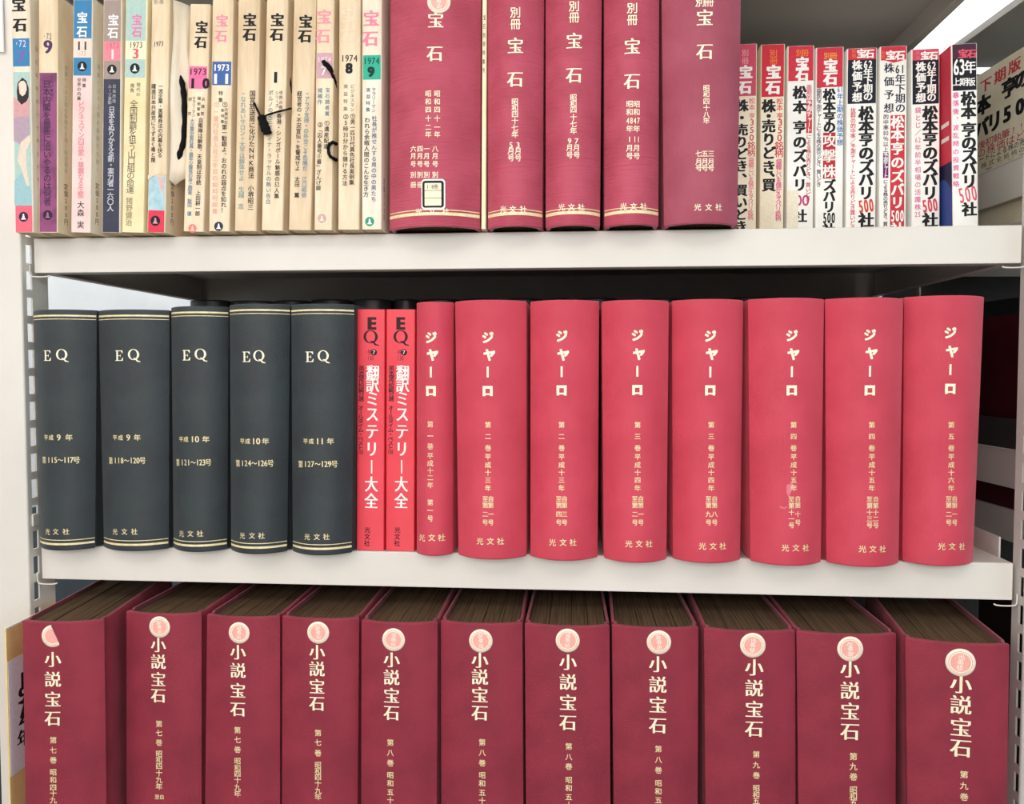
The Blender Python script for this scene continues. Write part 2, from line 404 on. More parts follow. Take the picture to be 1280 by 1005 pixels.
# ------------------------------------------------------------------ book makers
def bow(w, b, p=2.2):
    return lambda u: -b * (1 - min(1, abs(u)) ** p)

class Volume(Thing):
    """a cloth-bound volume: case (spine and boards with joints), page blocks, lettering"""
    def __init__(s, label, cloth, zs, BL, BR, TL, TR, H, Y=None, bulge=.016, dep=.155, group=None, p=2.2, blocks=1, taper=1.0, yaw=0, bottom_y=None, name='bound_volume', clipdeep=1.0):
        """BL.. photo x,y of the spine corners; Y the plane of the spine's two edges"""
        if Y is None: raise ValueError
        yl, yr = (Y, Y) if not isinstance(Y, tuple) else Y
        a = on_y(BL[0], BL[1], yl); b = on_y(BR[0], BR[1], yr); ta = on_y(TL[0], TL[1], yl); tb = on_y(TR[0], TR[1], yr)
        def ext(lo, hi, z): t = (z - lo.z) / (hi.z - lo.z); return lo.x + (hi.x - lo.x) * t
        xa0, xb0 = ext(a, ta, zs), ext(b, tb, zs); xa1, xb1 = ext(a, ta, zs + H), ext(b, tb, zs + H)
        ang = math.atan2(yr - yl, xb0 - xa0)
        cx, cyy = (xa0 + xb0) / 2, (yl + yr) / 2
        w0 = math.hypot(xb0 - xa0, yr - yl); w1 = math.hypot(xb1 - xa1, yr - yl); dx = (xa1 + xb1) / 2 - cx
        s.w0, s.w1, s.H, s.dx = w0, w1, H, dx
        s.hw = lambda z: (w0 + (w1 - w0) * z / H) / 2
        s.cx = lambda z: dx * z / H
        s.b = bulge; s.p = p
        surf = lambda x, z: -bulge * (1 - min(1, abs((x - s.cx(z)) / s.hw(z))) ** p)
        M = Matrix.Translation((cx, cyy, zs)) @ Matrix.Rotation(ang, 4, 'Z')
        super().__init__(name, M, label, 'book', group, surf)
        # case
        N = 26; T = .0026
        def ring(z, ins=0.0, inner=False):
            h = s.hw(z); c0 = s.cx(z); k = T if inner else 0; pts = []
            dp = dep - (.0 if inner else 0)
            hb = h * taper
            def bd(side, yy): # board line from the joint to the fore edge
                f = (yy - .008) / (dp - .008); return c0 + side * ((h + (hb - h) * f) - k - ins)
            pts.append((bd(-1, dp), dp)); pts.append((bd(-1, .010), .010)); pts.append((c0 - (h - .0022 - k - ins), .006)); pts.append((c0 - (h - .0016 - k - ins), .0025))
            for i in range(N + 1):
                u = -1 + 2 * i / N; u = math.sin(u * math.pi / 2)
                x = u * (h - k - ins); y = -bulge * (1 - abs(u) ** p) + k + ins + .0
                pts.append((c0 + x, y))
            pts.append((c0 + (h - .0016 - k - ins), .0025)); pts.append((c0 + (h - .0022 - k - ins), .006)); pts.append((bd(1, .010), .010)); pts.append((bd(1, dp), dp))
            return pts
        V = []; F = []; rows = [(0, .0006), (.0010, .0), (.0016, .0), (.004, 0), (H * .5, 0), (H - .005, 0), (H - .0018, 0), (H - .0012, 0), (H - .0003, .0004), (H, .0011)]
        n = N + 1 + 8
        for z, ins in rows: V += [(x, y, z) for x, y in ring(z, ins)]
        for z in (H, 0): V += [(x, y, z) for x, y in ring(z, 0, True)]
        for j in range(len(rows) - 1):
            for i in range(n - 1): F.append((j * n + i, j * n + i + 1, (j + 1) * n + i + 1, (j + 1) * n + i))
        k = len(rows); top, it, ib = (k - 1) * n, k * n, (k + 1) * n
        for i in range(n - 1):
            F.append((top + i, top + i + 1, it + i + 1, it + i)); F.append((it + i, it + i + 1, ib + i + 1, ib + i)); F.append((ib + i, ib + i + 1, i + 1, i))
        for e in (0, n - 1): F.append(tuple([e + q * n for q in range(len(rows))] + [it + e, ib + e]))
        o = link('cloth_case', V, F, cloth, s.e); smooth_by_angle(o, 32)
        # page blocks
        cuts = [-1]; 
        for i in range(blocks - 1): cuts.append(-1 + 2 * (i + 1) / blocks + random.uniform(-.12, .12))
        cuts.append(1)
        for i in range(blocks):
            u0, u1 = cuts[i] + (.008 if i else 0), cuts[i + 1] - (.008 if i < blocks - 1 else 0)
            zt = H - .0032 - random.uniform(0, .0014) * (blocks > 1); zb = .003
            V = []; F = []; K = 6; lim = .985
            for z in (zb, zt):
                h = s.hw(z) - T - .0004; c0 = s.cx(z)
                for q in range(K + 1):
                    u = (u0 + (u1 - u0) * q / K); V.append((c0 + u * h * lim, -bulge * (1 - abs(u * lim) ** p) + T + .0012, z))
                for q in range(K + 1):
                    u = (u1 + (u0 - u1) * q / K); V.append((c0 + u * (h * taper) * lim, dep - .006 + .002 * math.cos(u * 1.4), z))
            m_ = 2 * (K + 1); F.append(tuple(range(m_))[::-1]); F.append(tuple(range(m_, 2 * m_)))
            for q in range(m_): F.append((q, (q + 1) % m_, m_ + (q + 1) % m_, m_ + q))
            link('page_block', V, F, M_PAGES, s.e)
    def gilt(s, z, half, m=M_GOLD, name='gilt_line'):
        s.patch(name, m, z0=z - half, z1=z + half, x0=lambda zz: s.cx(zz) - s.hw(zz) * .992, x1=lambda zz: s.cx(zz) + s.hw(zz) * .992, eps=.00022, n=28)

def seal(T, px, py, rpx, parts='禁帯出', clip=None, turn=1, shape_label=None):
    x, z, k = T.at(px, py); r = rpx * k
    s0 = disc(T, 'round_sticker', ink(250, 236, 214), x, z, r, .0004, thick=.0002, clip=clip)
    disc(T, 'printed_ring', ink(226, 150, 140), x, z, r * .80, .00046, r_in=r * .76, parent=s0, clip=clip)
    disc(T, 'printed_centre', ink(240, 172, 160), x, z, r * .68, .00048, parent=s0, clip=clip)
    if clip is None:
        V = []; F = []
        for i, ch in enumerate(parts):
            T._emit(V, F, ch, x + (i - 1) * r * .04 * turn, z + (1 - i) * r * .40, r * .46, r * .42, 0, 0, 0, R(-8) * turn)
        link('sticker_lettering', [(a, T.surf(a, b) - .00054, b) for a, b, q in V], F, ink(255, 246, 232), s0)
    if shape_label: s0['label'] = shape_label
    return s0

class Magazine(Thing):
    """a square-backed magazine or paperback: folded cover and page block; leans with the photo's spine edges"""
    def __init__(s, label, cover, zs, BL, BR, TL, TR, H, Y, dep=.148, group=None, pages=None, side=None, name='magazine', yaw=0, round_=.0011):
        a = on_y(*BL, Y); b = on_y(*BR, Y); ta = on_y(*TL, Y); tb = on_y(*TR, Y)
        vb = (b - a).length; vt = (tb - ta).length
        axis = ((ta + tb) / 2 - (a + b) / 2); lean = math.atan2(axis.x, axis.z); s.w = w = (vb + vt) / 2 * math.cos(lean)
        # stand it with its lower corner on the shelf
        lift = abs(math.sin(lean)) * w / 2
        base = (a + b) / 2; t = (zs + lift - base.z) / axis.z; base = base + axis * t
        M = Matrix.Translation((base.x, Y, zs + lift)) @ Matrix.Rotation(R(yaw), 4, 'Z') @ Matrix.Rotation(lean, 4, 'Y')
        super().__init__(name, M, label, 'magazine' if name == 'magazine' else 'book', group)
        s.H = H; h = w / 2; s.h = h; T = .0005; rc = round_; s.dep = dep
        def prof(ins):
            pts = [(-h + ins, dep)]; K = 4
            for i in range(K + 1):
                q = math.pi / 2 * i / K; pts.append((-h + rc - (rc - ins) * math.cos(q), rc - (rc - ins) * math.sin(q)))
            for i in range(K + 1):
                q = math.pi / 2 * (1 - i / K); pts.append((h - rc + (rc - ins) * math.cos(q), rc - (rc - ins) * math.sin(q)))
            return pts + [(h - ins, dep)]
        A = prof(0); B = prof(T); n = len(A); V = []; F = []
        for z in (0, H): V += [(x, y, z) for x, y in A]
        for z in (0, H): V += [(x, y, z) for x, y in B]
        for i in range(n - 1):
            F += [(i, i + 1, n + i + 1, n + i), (2 * n + i + 1, 2 * n + i, 3 * n + i, 3 * n + i + 1), (n + i, n + i + 1, 3 * n + i + 1, 3 * n + i), (i + 1, i, 2 * n + i, 2 * n + i + 1)]
        for e in (0, n - 1): F.append((e, n + e, 3 * n + e, 2 * n + e))
        o = link('cover', V, F, cover, s.e); smooth_by_angle(o, 40)
        MB().box(-h + T + .0002, h - T - .0002, T + .0005, dep - .0012, .0004, H - .0006).build('page_block', pages or M_PAGES_LIGHT, s.e)
    def band(s, py0, py1, m, name='printed_band', pxm=None, x0=-1, x1=1, eps=.00006):
        px = pxm or 0
        # heights of the band from the middle of the spine in the photo
        c0 = s.screen_mid(py0); c1 = s.screen_mid(py1)
        rc = .0009
        return s.patch(name, m, z0=max(0.0002, min(c0, c1)), z1=min(s.H - .0002, max(c0, c1)), x0=(-s.h + rc) if x0 == -1 else x0 * s.h, x1=(s.h - rc) if x1 == 1 else x1 * s.h, eps=eps, n=1)
    def screen_mid(s, py):
        # local z whose spine-centre point projects to row py
        lo, hi = -.1, .5
        for _ in range(40):
            mid = (lo + hi) / 2; p = s.M @ Vector((0, 0, mid)) - CAM; y = 502.5 - FPX * p.dot(UPV) / p.dot(FWD)
            if y > py: lo = mid
            else: hi = mid
        return lo
    def emblem(s, px, py, r, dark, light):
        x, z, k = s.at(px, py); r *= k
        d = disc(s, 'publisher_mark', dark, x, z, r, .00012, n=24)
        pts = [(-.5, -.55), (.5, -.55), (.5, -.38), (.3, -.3), (.2, .02), (.28, .1), (.12, .18), (.2, .35), (.08, .6), (-.1, .6), (-.2, .4), (-.12, .2), (-.3, .1), (-.2, 0), (-.32, -.3), (-.5, -.38)]
        link('mark_figure', [(x + a * r, -.00018, z + b * r) for a, b in pts], [tuple(range(len(pts)))], light, d)

# text on the right-hand cover (faces +X) of a magazine
def side_text(T, chars, y_depth, z_top, z_bot, size, m, face=1, ax=1):
    V = []; F = []
    n = len(chars)
    for i, ch in enumerate(chars):
        if ch == ' ': continue
        z = z_top + (z_bot - z_top) * i / max(1, n - 1)
        g, fs, bb = glyph(ch, 0, 0); k = len(V)
        ox, oz = (.5, .38) if is_wide(ch) else ((bb[0] + bb[1]) / 2, .35)
        V += [(face * (T.h + .0001), y_depth + face * (a - ox) * size * ax, z + (b - oz) * size) for a, b in g]; F += [tuple(k + q for q in f) for f in fs]
    return link('side_lettering', V, F, m, T.e)

# ================================================================== MIDDLE ROW
G_EQ = 'black bound volumes on the middle shelf'; G_R2 = 'red bound volumes on the middle shelf'
def seat_y(BL, BR, zs):
    return (on_z(BL[0], BL[1], zs).y + on_z(BR[0], BR[1], zs).y) / 2
def add_volume(label, cloth, zs, BL, BR, TL, TR, bulge, **k):
    Y = k.pop('Y', None)
    if Y is None: Y = seat_y(BL, BR, zs)
    H = k.pop('H', None)
    if H is None: H = (on_y(TL[0], TL[1], Y).z + on_y(TR[0], TR[1], Y).z) / 2 - zs
    print('vol', label[:30], 'Y %.4f H %.4f' % (Y, H))
    return Volume(label, cloth, zs, BL, BR, TL, TR, H, Y, bulge, **k)
EQS = [
 ((50, 681), (119, 680), (41.5, 388), (121, 388), (59.2, 77.6, 444.5), '9', (57.7, 64, 73.6, 86.3, 546.8), '第115～117号', (51.7, 99.5, 575), (59.7, 69.7, 82.6, 664.5), 'first at the left end, numbered 115 to 117'),
 ((130, 682), (211, 682), (123, 388), (212, 388), (149, 167.5, 444.5), '9', (143.8, 150.7, 160.4, 171.6, 547), '第118～120号', (135, 182, 575.6), (144, 155.5, 168, 664.5), 'second from the left, numbered 118 to 120'),
 ((217, 686), (284, 686), (214, 384), (286, 384), (233, 251, 444), '10', (226.5, 232.5, 243.5, 257.4, 549), '第121～123号', (219, 264, 578), (227, 238, 250, 667), 'in the middle, numbered 121 to 123'),
 ((289, 688), (359, 689), (287, 380), (363, 382), (308, 324, 446), '10', (303, 309.6, 320, 332, 551.5), '第124～126号', (293.7, 342, 579), (303, 315, 327, 669.5), 'fourth from the left, numbered 124 to 126'),
 ((366, 690), (440, 690), (364, 380), (443, 382), (387, 404.5, 446), '11', (382, 389, 400, 413, 551.5), '第127～129号', (372, 422, 580), (384, 396, 408, 671), 'beside the red paperbacks, numbered 127 to 129'),
]
for BL, BR, TL, TR, t1, yr, t2, s3, t3, t4, lab in EQS:
    v = add_volume('black bound volume with gold lines, ' + lab, M_CLOTH_BLACK, BS2, BL, BR, TL, TR, .014, group=G_EQ, Y=-.009 if BL[0] < 60 else -.006 if BL[0] < 140 else None)
    v.row(['SERIF_E', 'SERIF_Q'], t1[:2], t1[2], 18, M_GOLDL, name='title_lettering')
    v.row(['平', '成'], t2[:2], t2[4], 7.2, M_GOLD, off=.012)
    if len(yr) == 1: v.row([yr], [t2[2]], t2[4], 10, M_GOLD, xb=.02)
    else: v.row(list(yr), [t2[2] - 2.8, t2[2] + 2.8], t2[4], 10, M_GOLD, xb=.02)
    v.row(['年'], [t2[3]], t2[4], 8.5, M_GOLD, off=.012)
    v.row(list(s3), t3[:2], t3[2], 9.5, M_GOLD, xb=.02)
    v.row(list('光文社'), t4[:3], t4[3], 8.2, M_GOLD, off=.01)
    v.gilt(v.H - .0058, .0008); v.gilt(v.H - .0090, .0003); v.gilt(.0062, .0010); v.gilt(.0100, .00035)

RS = [
 ((521, 692), (566, 692), (521, 378), (567, 378), 538.6, (421.8, 443, 465, 488.8), 537.8, [530.3, 545, 558, 569.7, 579, 588.5, 597, 606.5, 628, 638, 648], '第一巻平成十二年第一号', None, (527.5, 539.7, 552, 672), 'the thinnest, beside the two red paperbacks'),
 ((573, 694), (658, 695), (569, 376), (658, 377), 609.6, (421.8, 443, 465, 488.8), 610, None, '第二巻平成十三年', ('自第一号', '至第二号', 613.6, 606.6), (600, 613, 625.8, 676.5), 'volume two, issues one and two'),
 ((663, 696), (747, 696), (663, 376), (749, 377), 702, (420, 442.9, 464.6, 488), 702, None, '第二巻平成十三年', ('自第三号', '至第四号', 705.6, 698.6), (690.5, 703.8, 716.3, 678), 'volume two, issues three and four'),
 ((755, 699), (833, 698), (752, 376), (836, 377), 796.6, (419, 442, 464, 487.5), 797, None, '第三巻平成十四年', ('自第一号', '至第二号', 801, 793.6), (786, 798.9, 811.4, 679.8), 'volume three, issues one and two'),
 ((841, 699), (925, 699), (840, 375), (929, 376), 887.8, (420, 442, 465, 488), 889, None, '第三巻平成十四年', ('自第八号', '至第九号', 893.3, 885.6), (878, 891.4, 903.6, 682.6), 'volume three, issues eight and nine'),
 ((938, 702), (1026, 702), (935, 374), (1030, 374), 989.7, (419.5, 442, 464.6, 488), 992, None, '第四巻平成十五年', ('自第十号', '至第十一号', 997.2, 989.3), (981.6, 994.8, 1007.3, 684.8), 'with a pale scuff over its lettering'),
 ((1033, 704), (1123, 703), (1031, 373), (1129, 374), 1087.3, (418.5, 441, 464, 488), 1089.7, None, '第四巻平成十五年', ('自第十二号', '至第十三号', 1094.7, 1086.9), (1078, 1091, 1103.3, 686.2), 'volume four, issues twelve and thirteen'),
 ((1128, 703), (1216, 702), (1130, 371), (1230, 371), 1187.8, (416, 438.7, 462, 486), 1189, None, '第五巻平成十六年', ('自第一号', '至第二号', 1193.2, 1185.8), (1177, 1190, 1202.6, 683), 'volume five, last at the right end'),
]
YS8 = [531, 545.5, 560, 571, 581, 590.6, 600, 610]
for BL, BR, TL, TR, tx, ty, sx, sy, st, dbl, t4, lab in RS:
    v = add_volume('bright red volume on the middle shelf, ' + lab, M_CLOTH_RED, BS2, BL, BR, TL, TR, .016 if BR[0] - BL[0] > 60 else .010, group=G_R2)
    for ch, y in zip('ジャーロ', ty):
        if ch == 'ロ':
            # square kana with a small square left inside it
            x, z, k = v.at(tx, y); r = 6.3 * k; q = 2.9 * k
            V = []; F = []
            def rc(x0, x1, z0, z1):
                n = len(V); K = 3
                for i in range(K + 1): V.extend([(x0 + (x1 - x0) * i / K, z0, 0), (x0 + (x1 - x0) * i / K, z1, 0)])
                F.extend([(n + 2 * i, n + 2 * i + 2, n + 2 * i + 3, n + 2 * i + 1) for i in range(K)])
            rc(x - r, x - q, z - r, z + r); rc(x + q, x + r, z - r, z + r); rc(x - q, x + q, z + q, z + r); rc(x - q, x + q, z - r * .8, z - q)
            v._finish(V, F, 'title_lettering', M_GOLDL)
        else:
            v.col(ch, (tx, y), (tx, y), 15.5 if ch != 'ャ' else 19, M_GOLDL, off=.035, name='title_lettering')
    ys = sy or YS8
    v.col(st, (sx, ys[0]), (sx, ys[-1]), 8.2, M_GOLD, ys=ys, off=.012)
    if dbl:
        for s_, x_ in ((dbl[0], dbl[2]), (dbl[1], dbl[3])):
            yy = [623.5, 631.5, 642.6, 653] if len(s_) == 4 else [624, 632, 640.5, 648.5, 656.5]
            v.col(s_, (x_, yy[0]), (x_, yy[-1]), 7.8, M_GOLD, ys=yy, off=.012)
    v.row(list('光文社'), t4[:3], t4[3], 9.2, M_GOLD, off=.012)
    if 'scuff' in lab:
        v.shape('scuff', ink(222, 118, 134), [(983, 606), (990, 604), (996, 609), (989, 614), (986, 622), (983, 616)], .00024)
        v.shape('scuff', ink(216, 108, 126), [(974, 632), (980, 634), (986, 632), (982, 636), (976, 636)], .00024)

# two red paperbacks between the black and the red volumes
PBRED = mat('bright_red_glossy_cover', c(226, 60, 74), .38, .4, c(218, 52, 68), 20)
for k, (bl, br, tl, tr, o, lab) in enumerate((((446, 688), (479.5, 688), (446, 387), (481.5, 387), 0, 'left one of the two thin bright red paperbacks on the middle shelf'), ((482, 688.5), (518, 689), (483, 387), (519, 387), 37.5, 'right one of the two thin bright red paperbacks on the middle shelf'))):
    Y = seat_y(bl, br, BS2); H = on_y(tl[0], tl[1], Y).z - BS2
    T = Magazine(lab, PBRED, BS2, bl, br, tl, tr, H, Y, group='thin red paperbacks', name='paperback')
    DK = ink(52, 24, 30)
    T.row(['E'], [465 + o * .96], 404.3, 17.5, DK, off=.035, xb=.045, ax=1.08, az=1.08, name='title_lettering')
    T.row(['SERIF_Q'], [464 + o], 422.5, 24, DK, ax=1.0, az=.9, name='title_lettering')
    T.row(list("'99"), [457.5 + o, 464.5 + o], 440.5, 9, DK)
    x, z, kk = T.at(467.5 + o, 440.5); d = disc(T, 'issue_dot', DK, x, z, 3.9 * kk, .00012, n=20)
    T.row(['7'], [467.5 + o], 440.5, 6, WHITE, eps=.0002)
    T.row(list('130'), [459 + o, 467 + o], 447.8, 7, DK)
    T.col('翻訳ミステリー大全', (466 + o, 466), (464 + o, 626), 18.5, WHITE, ys=[466, 480.5, 498, 517.5, 539, 561, 583.5, 605, 626], off=.0, xb=.028, az=1.12, ax=.93, name='title_lettering')
    T.col(['英', '米', '傑', '作', '短', '編', '30', '選', ' ', 'オ', 'ー', 'ル', 'タ', 'イ', 'ム', '・', 'ベ', 'ス', 'ト', '100'], (452 + o, 460), (450.5 + o, 565), 7.4, DK, off=.01, az=.86)
    T.col('光文社', (459.3 + o, 662.5), (458.8 + o, 679), 7.8, DK)

# back row on the middle shelf: only the tops of the spines show
G_BK = 'dark books standing behind the middle row'
BK = [(238, 285, 0), (287, 340, 0), (342, 386, 0), (389, 438, 0), (441, 488.5, 0), (492, 524, 0), (526, 575.5, 0), (578, 626, 0), (628, 679, 0), (681, 717, 0), (720, 772, 0), (775, 797, 1), (800, 856, 0), (858, 912, 1), (915.5, 974, 0), (977, 1030, 0), (1033, 1086, 0), (1090, 1140, 0)]
BLAB = ['behind the third black volume', 'behind the fourth black volume', 'behind the left part of the fifth black volume', 'behind the gap right of the last black volume', 'above the left red paperback', 'above the right red paperback',
        'behind the thinnest red volume', 'behind the second red volume', 'behind the second and third red volumes', 'behind the middle of the third red volume', 'behind the third and fourth red volumes', 'narrow, behind the fourth red volume', 'behind the fourth and fifth red volumes',
        'behind the fifth red volume', 'behind the fifth and sixth red volumes', 'behind the sixth red volume', 'behind the seventh red volume', 'behind the seventh and last red volumes']
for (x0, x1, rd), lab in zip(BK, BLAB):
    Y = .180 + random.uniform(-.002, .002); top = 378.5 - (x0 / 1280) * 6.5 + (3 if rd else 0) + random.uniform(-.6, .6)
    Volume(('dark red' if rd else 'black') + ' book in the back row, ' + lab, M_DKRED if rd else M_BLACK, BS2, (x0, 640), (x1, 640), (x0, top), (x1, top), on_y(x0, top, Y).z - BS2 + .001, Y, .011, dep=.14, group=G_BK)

# ================================================================== BOTTOM ROW
G_R3 = 'wine red bound volumes on the bottom shelf'
ZT3 = EYE - .226; H3 = ZT3 - BS3
R3 = [  # top corners, x at the foot of the picture, seal, title x/ys/size, small x/ys, volume digit, label
 ((28, 776), (130, 774), 32, 133, (66, 795, 14), 66, (824, 849, 874, 897.5), 21, 66.7, [925, 937.6, 950, 965, 974.6, 984, 991.6, 1000, 1009], '第七巻昭和四十九年', 'first, with a torn half-round sticker'),
 ((158, 764), (252, 765), 158, 252, (199.6, 783.7, 13.5), 198, (806, 827, 849, 869), 20, 199, [904.7, 916, 928, 942, 949.6, 957.4, 966, 974.6, 983], '第七巻昭和四十九年', 'second from the left'),
 ((259, 768), (350, 769), 256.5, 350, (299, 791, 13.5), 297.5, (815, 838, 863, 886), 20.5, 297, [912.5, 924.6, 936.8, 951, 959.6, 967, 974.7, 984, 992], '第七巻昭和四十九年', 'third from the left'),
 ((353, 770), (449, 771), 352.5, 447, (397.8, 790.7, 14), 396.3, (815, 836, 858, 879), 20.5, 397.6, [916, 928, 941, 956, 963.5, 971, 979, 988, 996], '第七巻昭和四十九年', 'fourth from the left'),
 ((452, 776), (547, 775), 451.5, 546, (492, 799.6, 14.5), 489.5, (824.5, 846.6, 869.4, 890.6), 21, 488, [928, 940.7, 953.5, 968.7, 979, 990, 1000, 1010], '第八巻昭和五十年', 'fifth from the left'),
 ((551, 776), (653, 777), 551.5, 654, (601, 801, 14.8), 599.8, (825, 846, 868.5, 890.6), 21.5, 602.8, [927.7, 940.7, 953.5, 968.7, 979, 990.5, 1000.5, 1010], '第八巻昭和五十年', 'sixth from the left, in the middle'),
 ((656, 779), (762, 780), 657.5, 763, (709.6, 800.5, 15), 710, (827.5, 852.4, 878, 902.8), 22, 711, [932.8, 946, 958, 974.7, 984.8, 996, 1006, 1016], '第八巻昭和五十年', 'fifth from the right'),
 ((765, 781), (873, 782), 767, 872, (823.7, 802.8, 15.2), 822.3, (830, 855.7, 881, 906.4), 22.5, 823, [936, 949.5, 962.6, 978.7, 989, 1000, 1010, 1020], '第八巻昭和五十年', 'fourth from the right'),
 ((880, 785), (994, 786), 882, 994.5, (941, 806.5, 15.7), 942.7, (834, 860, 886.4, 910.6), 23, 945.3, [942.8, 956, 969, 984.8, 993, 1001, 1009, 1018, 1027], '第九巻昭和五十一年', 'third from the right'),
 ((995.5, 788), (1120, 791), 998, 1119.5, (1062.7, 811, 15.8), 1062.4, (836, 863, 889, 914), 24, 1066.7, [945.4, 958, 970.7, 987, 995, 1003, 1011, 1019, 1027], '第九巻昭和五十一年', 'second from the right'),
 ((1132, 797), (1262, 805), 1134.6, 1258.6, (1200.6, 828, 17.5), 1201, (855, 881, 909, 934.6), 25.5, 1205, [968, 982, 996, 1012, 1022, 1032, 1040, 1050, 1060], '第九巻昭和五十一年', 'last at the right, standing forward'),
]
for i, (TL, TR, bl, br, sl, tx, ty, ts, sx, sy, st, lab) in enumerate(R3):
    a = on_z(TL[0], TL[1], ZT3); b = on_z(TR[0], TR[1], ZT3)
    if i == 0: Y = (a.y + .0018, b.y)
    elif i == 10: Y = (a.y, b.y)
    else: Y = ((a.y + b.y) / 2,) * 2
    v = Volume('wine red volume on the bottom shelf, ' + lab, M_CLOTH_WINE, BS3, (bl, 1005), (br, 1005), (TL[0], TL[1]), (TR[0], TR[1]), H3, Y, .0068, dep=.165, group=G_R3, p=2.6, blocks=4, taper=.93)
    clip = None
    if i == 0: clip = lambda z: .0028 - z * .42
    seal(v, *sl, parts='禁帯出' if i < 8 else '出帯禁', clip=clip, turn=1 if i % 2 else -1, shape_label='round sticker torn down to its left half' if i == 0 else None)
    v.col('小説宝石', (tx, ty[0]), (tx, ty[3]), ts, M_GOLDL, ys=list(ty), off=-.006, xb=.032, name='title_lettering')
    v.col(st, (sx, sy[0]), (sx, sy[-1]), 9 if i < 9 else 10, M_GOLD, ys=sy, off=.012)
    if i == 1: v.col('自', (202.5, 996), (202.5, 996), 6.5, M_GOLD, off=.012); v.col('至', (196.5, 996), (196.5, 996), 6.5, M_GOLD, off=.012)

# divider board with a year label at the left end of the bottom shelf
dp = on_z(8, 786, ZT3 + .004)
dirn = (on_z(60, 753, ZT3 + .004) - dp).normalized(); ang = R(3.5); print('b1', [on_y(28, 776, -.067), on_z(28, 776, ZT3)]); print('div', math.degrees(math.atan2(-dirn.x, dirn.y)), dp)
ang = R(2); dp = on_y(7.5, 786, -.062)
Mdiv = Matrix.Translation((dp.x, dp.y, BS3)) @ Matrix.Rotation(ang, 4, 'Z')
T = Thing('divider_board', Mdiv, 'tan divider board with a white year label, beside the left post', 'divider')
hd = dp.z - BS3
MB().box(-.0014, 0, 0, .24, 0, hd).build('board', mat('tan_card', c(240, 208, 146), .7, .2, c(224, 188, 122), 30), T.e)
MB().box(-.0015, .0001, .0, .24, hd - .0012, hd + .0004).build('top_edging', ink(244, 240, 228), T.e)
zl1 = on_y(8, 828, dp.y).z - BS3; zl0 = on_y(10, 972, dp.y).z - BS3
MB().box(0, .0003, .001, .075, zl0, zl1).build('paper_label', ink(240, 236, 242), T.e)
V = []; F = []
for ch, zy in zip('1974年', (862, 880, 897, 912, 934)):
    z = on_y(20, zy, dp.y).z - BS3; g, fs, bb = glyph(ch, 0, 0); n = len(V); s_ = .024 if ch != '年' else .018
    ox, oz = ((bb[0] + bb[1]) / 2, .35) if ch != '年' else (.5, .38)
    
    for dq in (-.02, .02, .06):
        n = len(V); V += [(.0004 + dq * .001, .020 + (a + dq - ox) * s_ * 1.1, z + (b - oz) * s_) for a, b in g]; F += [tuple(n + q for q in f) for f in fs]
link('year_lettering', V, F, BLACK, T.e)

# ================================================================== TOP ROW: bound volumes
G_R1 = 'rose red bound volumes on the top shelf'
def small(v, items, size=8.6):
    for s_, x, ys in items: v.col(s_, (x, ys[0]), (x, ys[-1]), size, M_GOLDL, ys=ys, off=.01)
Hh = .244
v = add_volume('widest rose red volume on the top shelf, with a square library label', M_CLOTH_ROSE, BS1, (487, 289), (600, 289), (488, 2), (601.5, 2), .019, H=Hh, Y=-.012, group=G_R1)
seal(v, 548.5, 2, 14.5)
v.col('宝石', (544.5, 25), (543.5, 66.6), 21, M_GOLDL, off=-.004, xb=.03, name='title_lettering')
small(v, [('昭和四十一年', 546.5, [117, 127, 137, 148, 159, 168]), ('昭和四十二年', 535.4, [117, 127, 137, 148, 159, 168]),
          ('六月号別冊', 516.6, [186, 195, 205, 218.4, 231]), ('四月号別冊', 525, [186, 195, 205, 218.4, 231]), ('一月号別', 533.4, [186, 195, 205, 218.4]), ('八月号別', 544, [186, 195, 205, 218.4])], 8.2)
v.row(list('光文社'), (523.4, 540.3, 557), 264.6, 8.6, M_GOLDL, off=.01)
def rounded(T, name, m, px, py, w, h, rr, eps, parent=None, thick=0):
    x, z, k = T.at(px, py); w *= k / 2; h *= k / 2; rr *= k; pts = []
    for cx_, cz_, a0 in ((w - rr, h - rr, 0), (-w + rr, h - rr, 90), (-w + rr, -h + rr, 180), (w - rr, -h + rr, 270)):
        for i in range(5): a = R(a0 + 22.5 * i); pts.append((x + cx_ + rr * math.cos(a), z + cz_ + rr * math.sin(a)))
    bm = bmesh.new(); f = bm.faces.new([bm.verts.new((p[0], 0, p[1])) for p in pts])
    for i in range(1, 7): bmesh.ops.bisect_plane(bm, geom=bm.verts[:] + bm.edges[:] + bm.faces[:], plane_co=(x - w + 2 * w * i / 7, 0, 0), plane_no=(1, 0, 0))
    for q in bm.verts: q.co.y = T.surf(q.co.x, q.co.z) - eps
    me = bpy.data.meshes.new(name); bm.to_mesh(me); bm.free(); me.materials.append(m); o = bpy.data.objects.new(name, me); COL.objects.link(o); o.parent = parent or T.e; return o
lb = rounded(v, 'library_label', ink(244, 240, 232), 541.5, 242.8, 30, 37.5, 4, .00045)
rounded(v, 'label_border', ink(24, 30, 34), 541.3, 242.8, 27, 33.5, 3.5, .0005, lb)
rounded(v, 'label_field', ink(246, 236, 202), 541.2, 243.0, 21, 28, .8, .00055, lb)
for yy in (238.2, 247.8):
    rounded(v, 'label_rule', ink(120, 112, 96), 541.2, yy, 21, .7, .2, .0006, lb)
v.row(list('1.8冊'), (533, 548), 233.5, 6.5, BLACK, name='label_lettering', eps=.0006)
v.gilt(.0112, .0014, M_GOLD); v.gilt(.0146, .0004, M_GOLD)
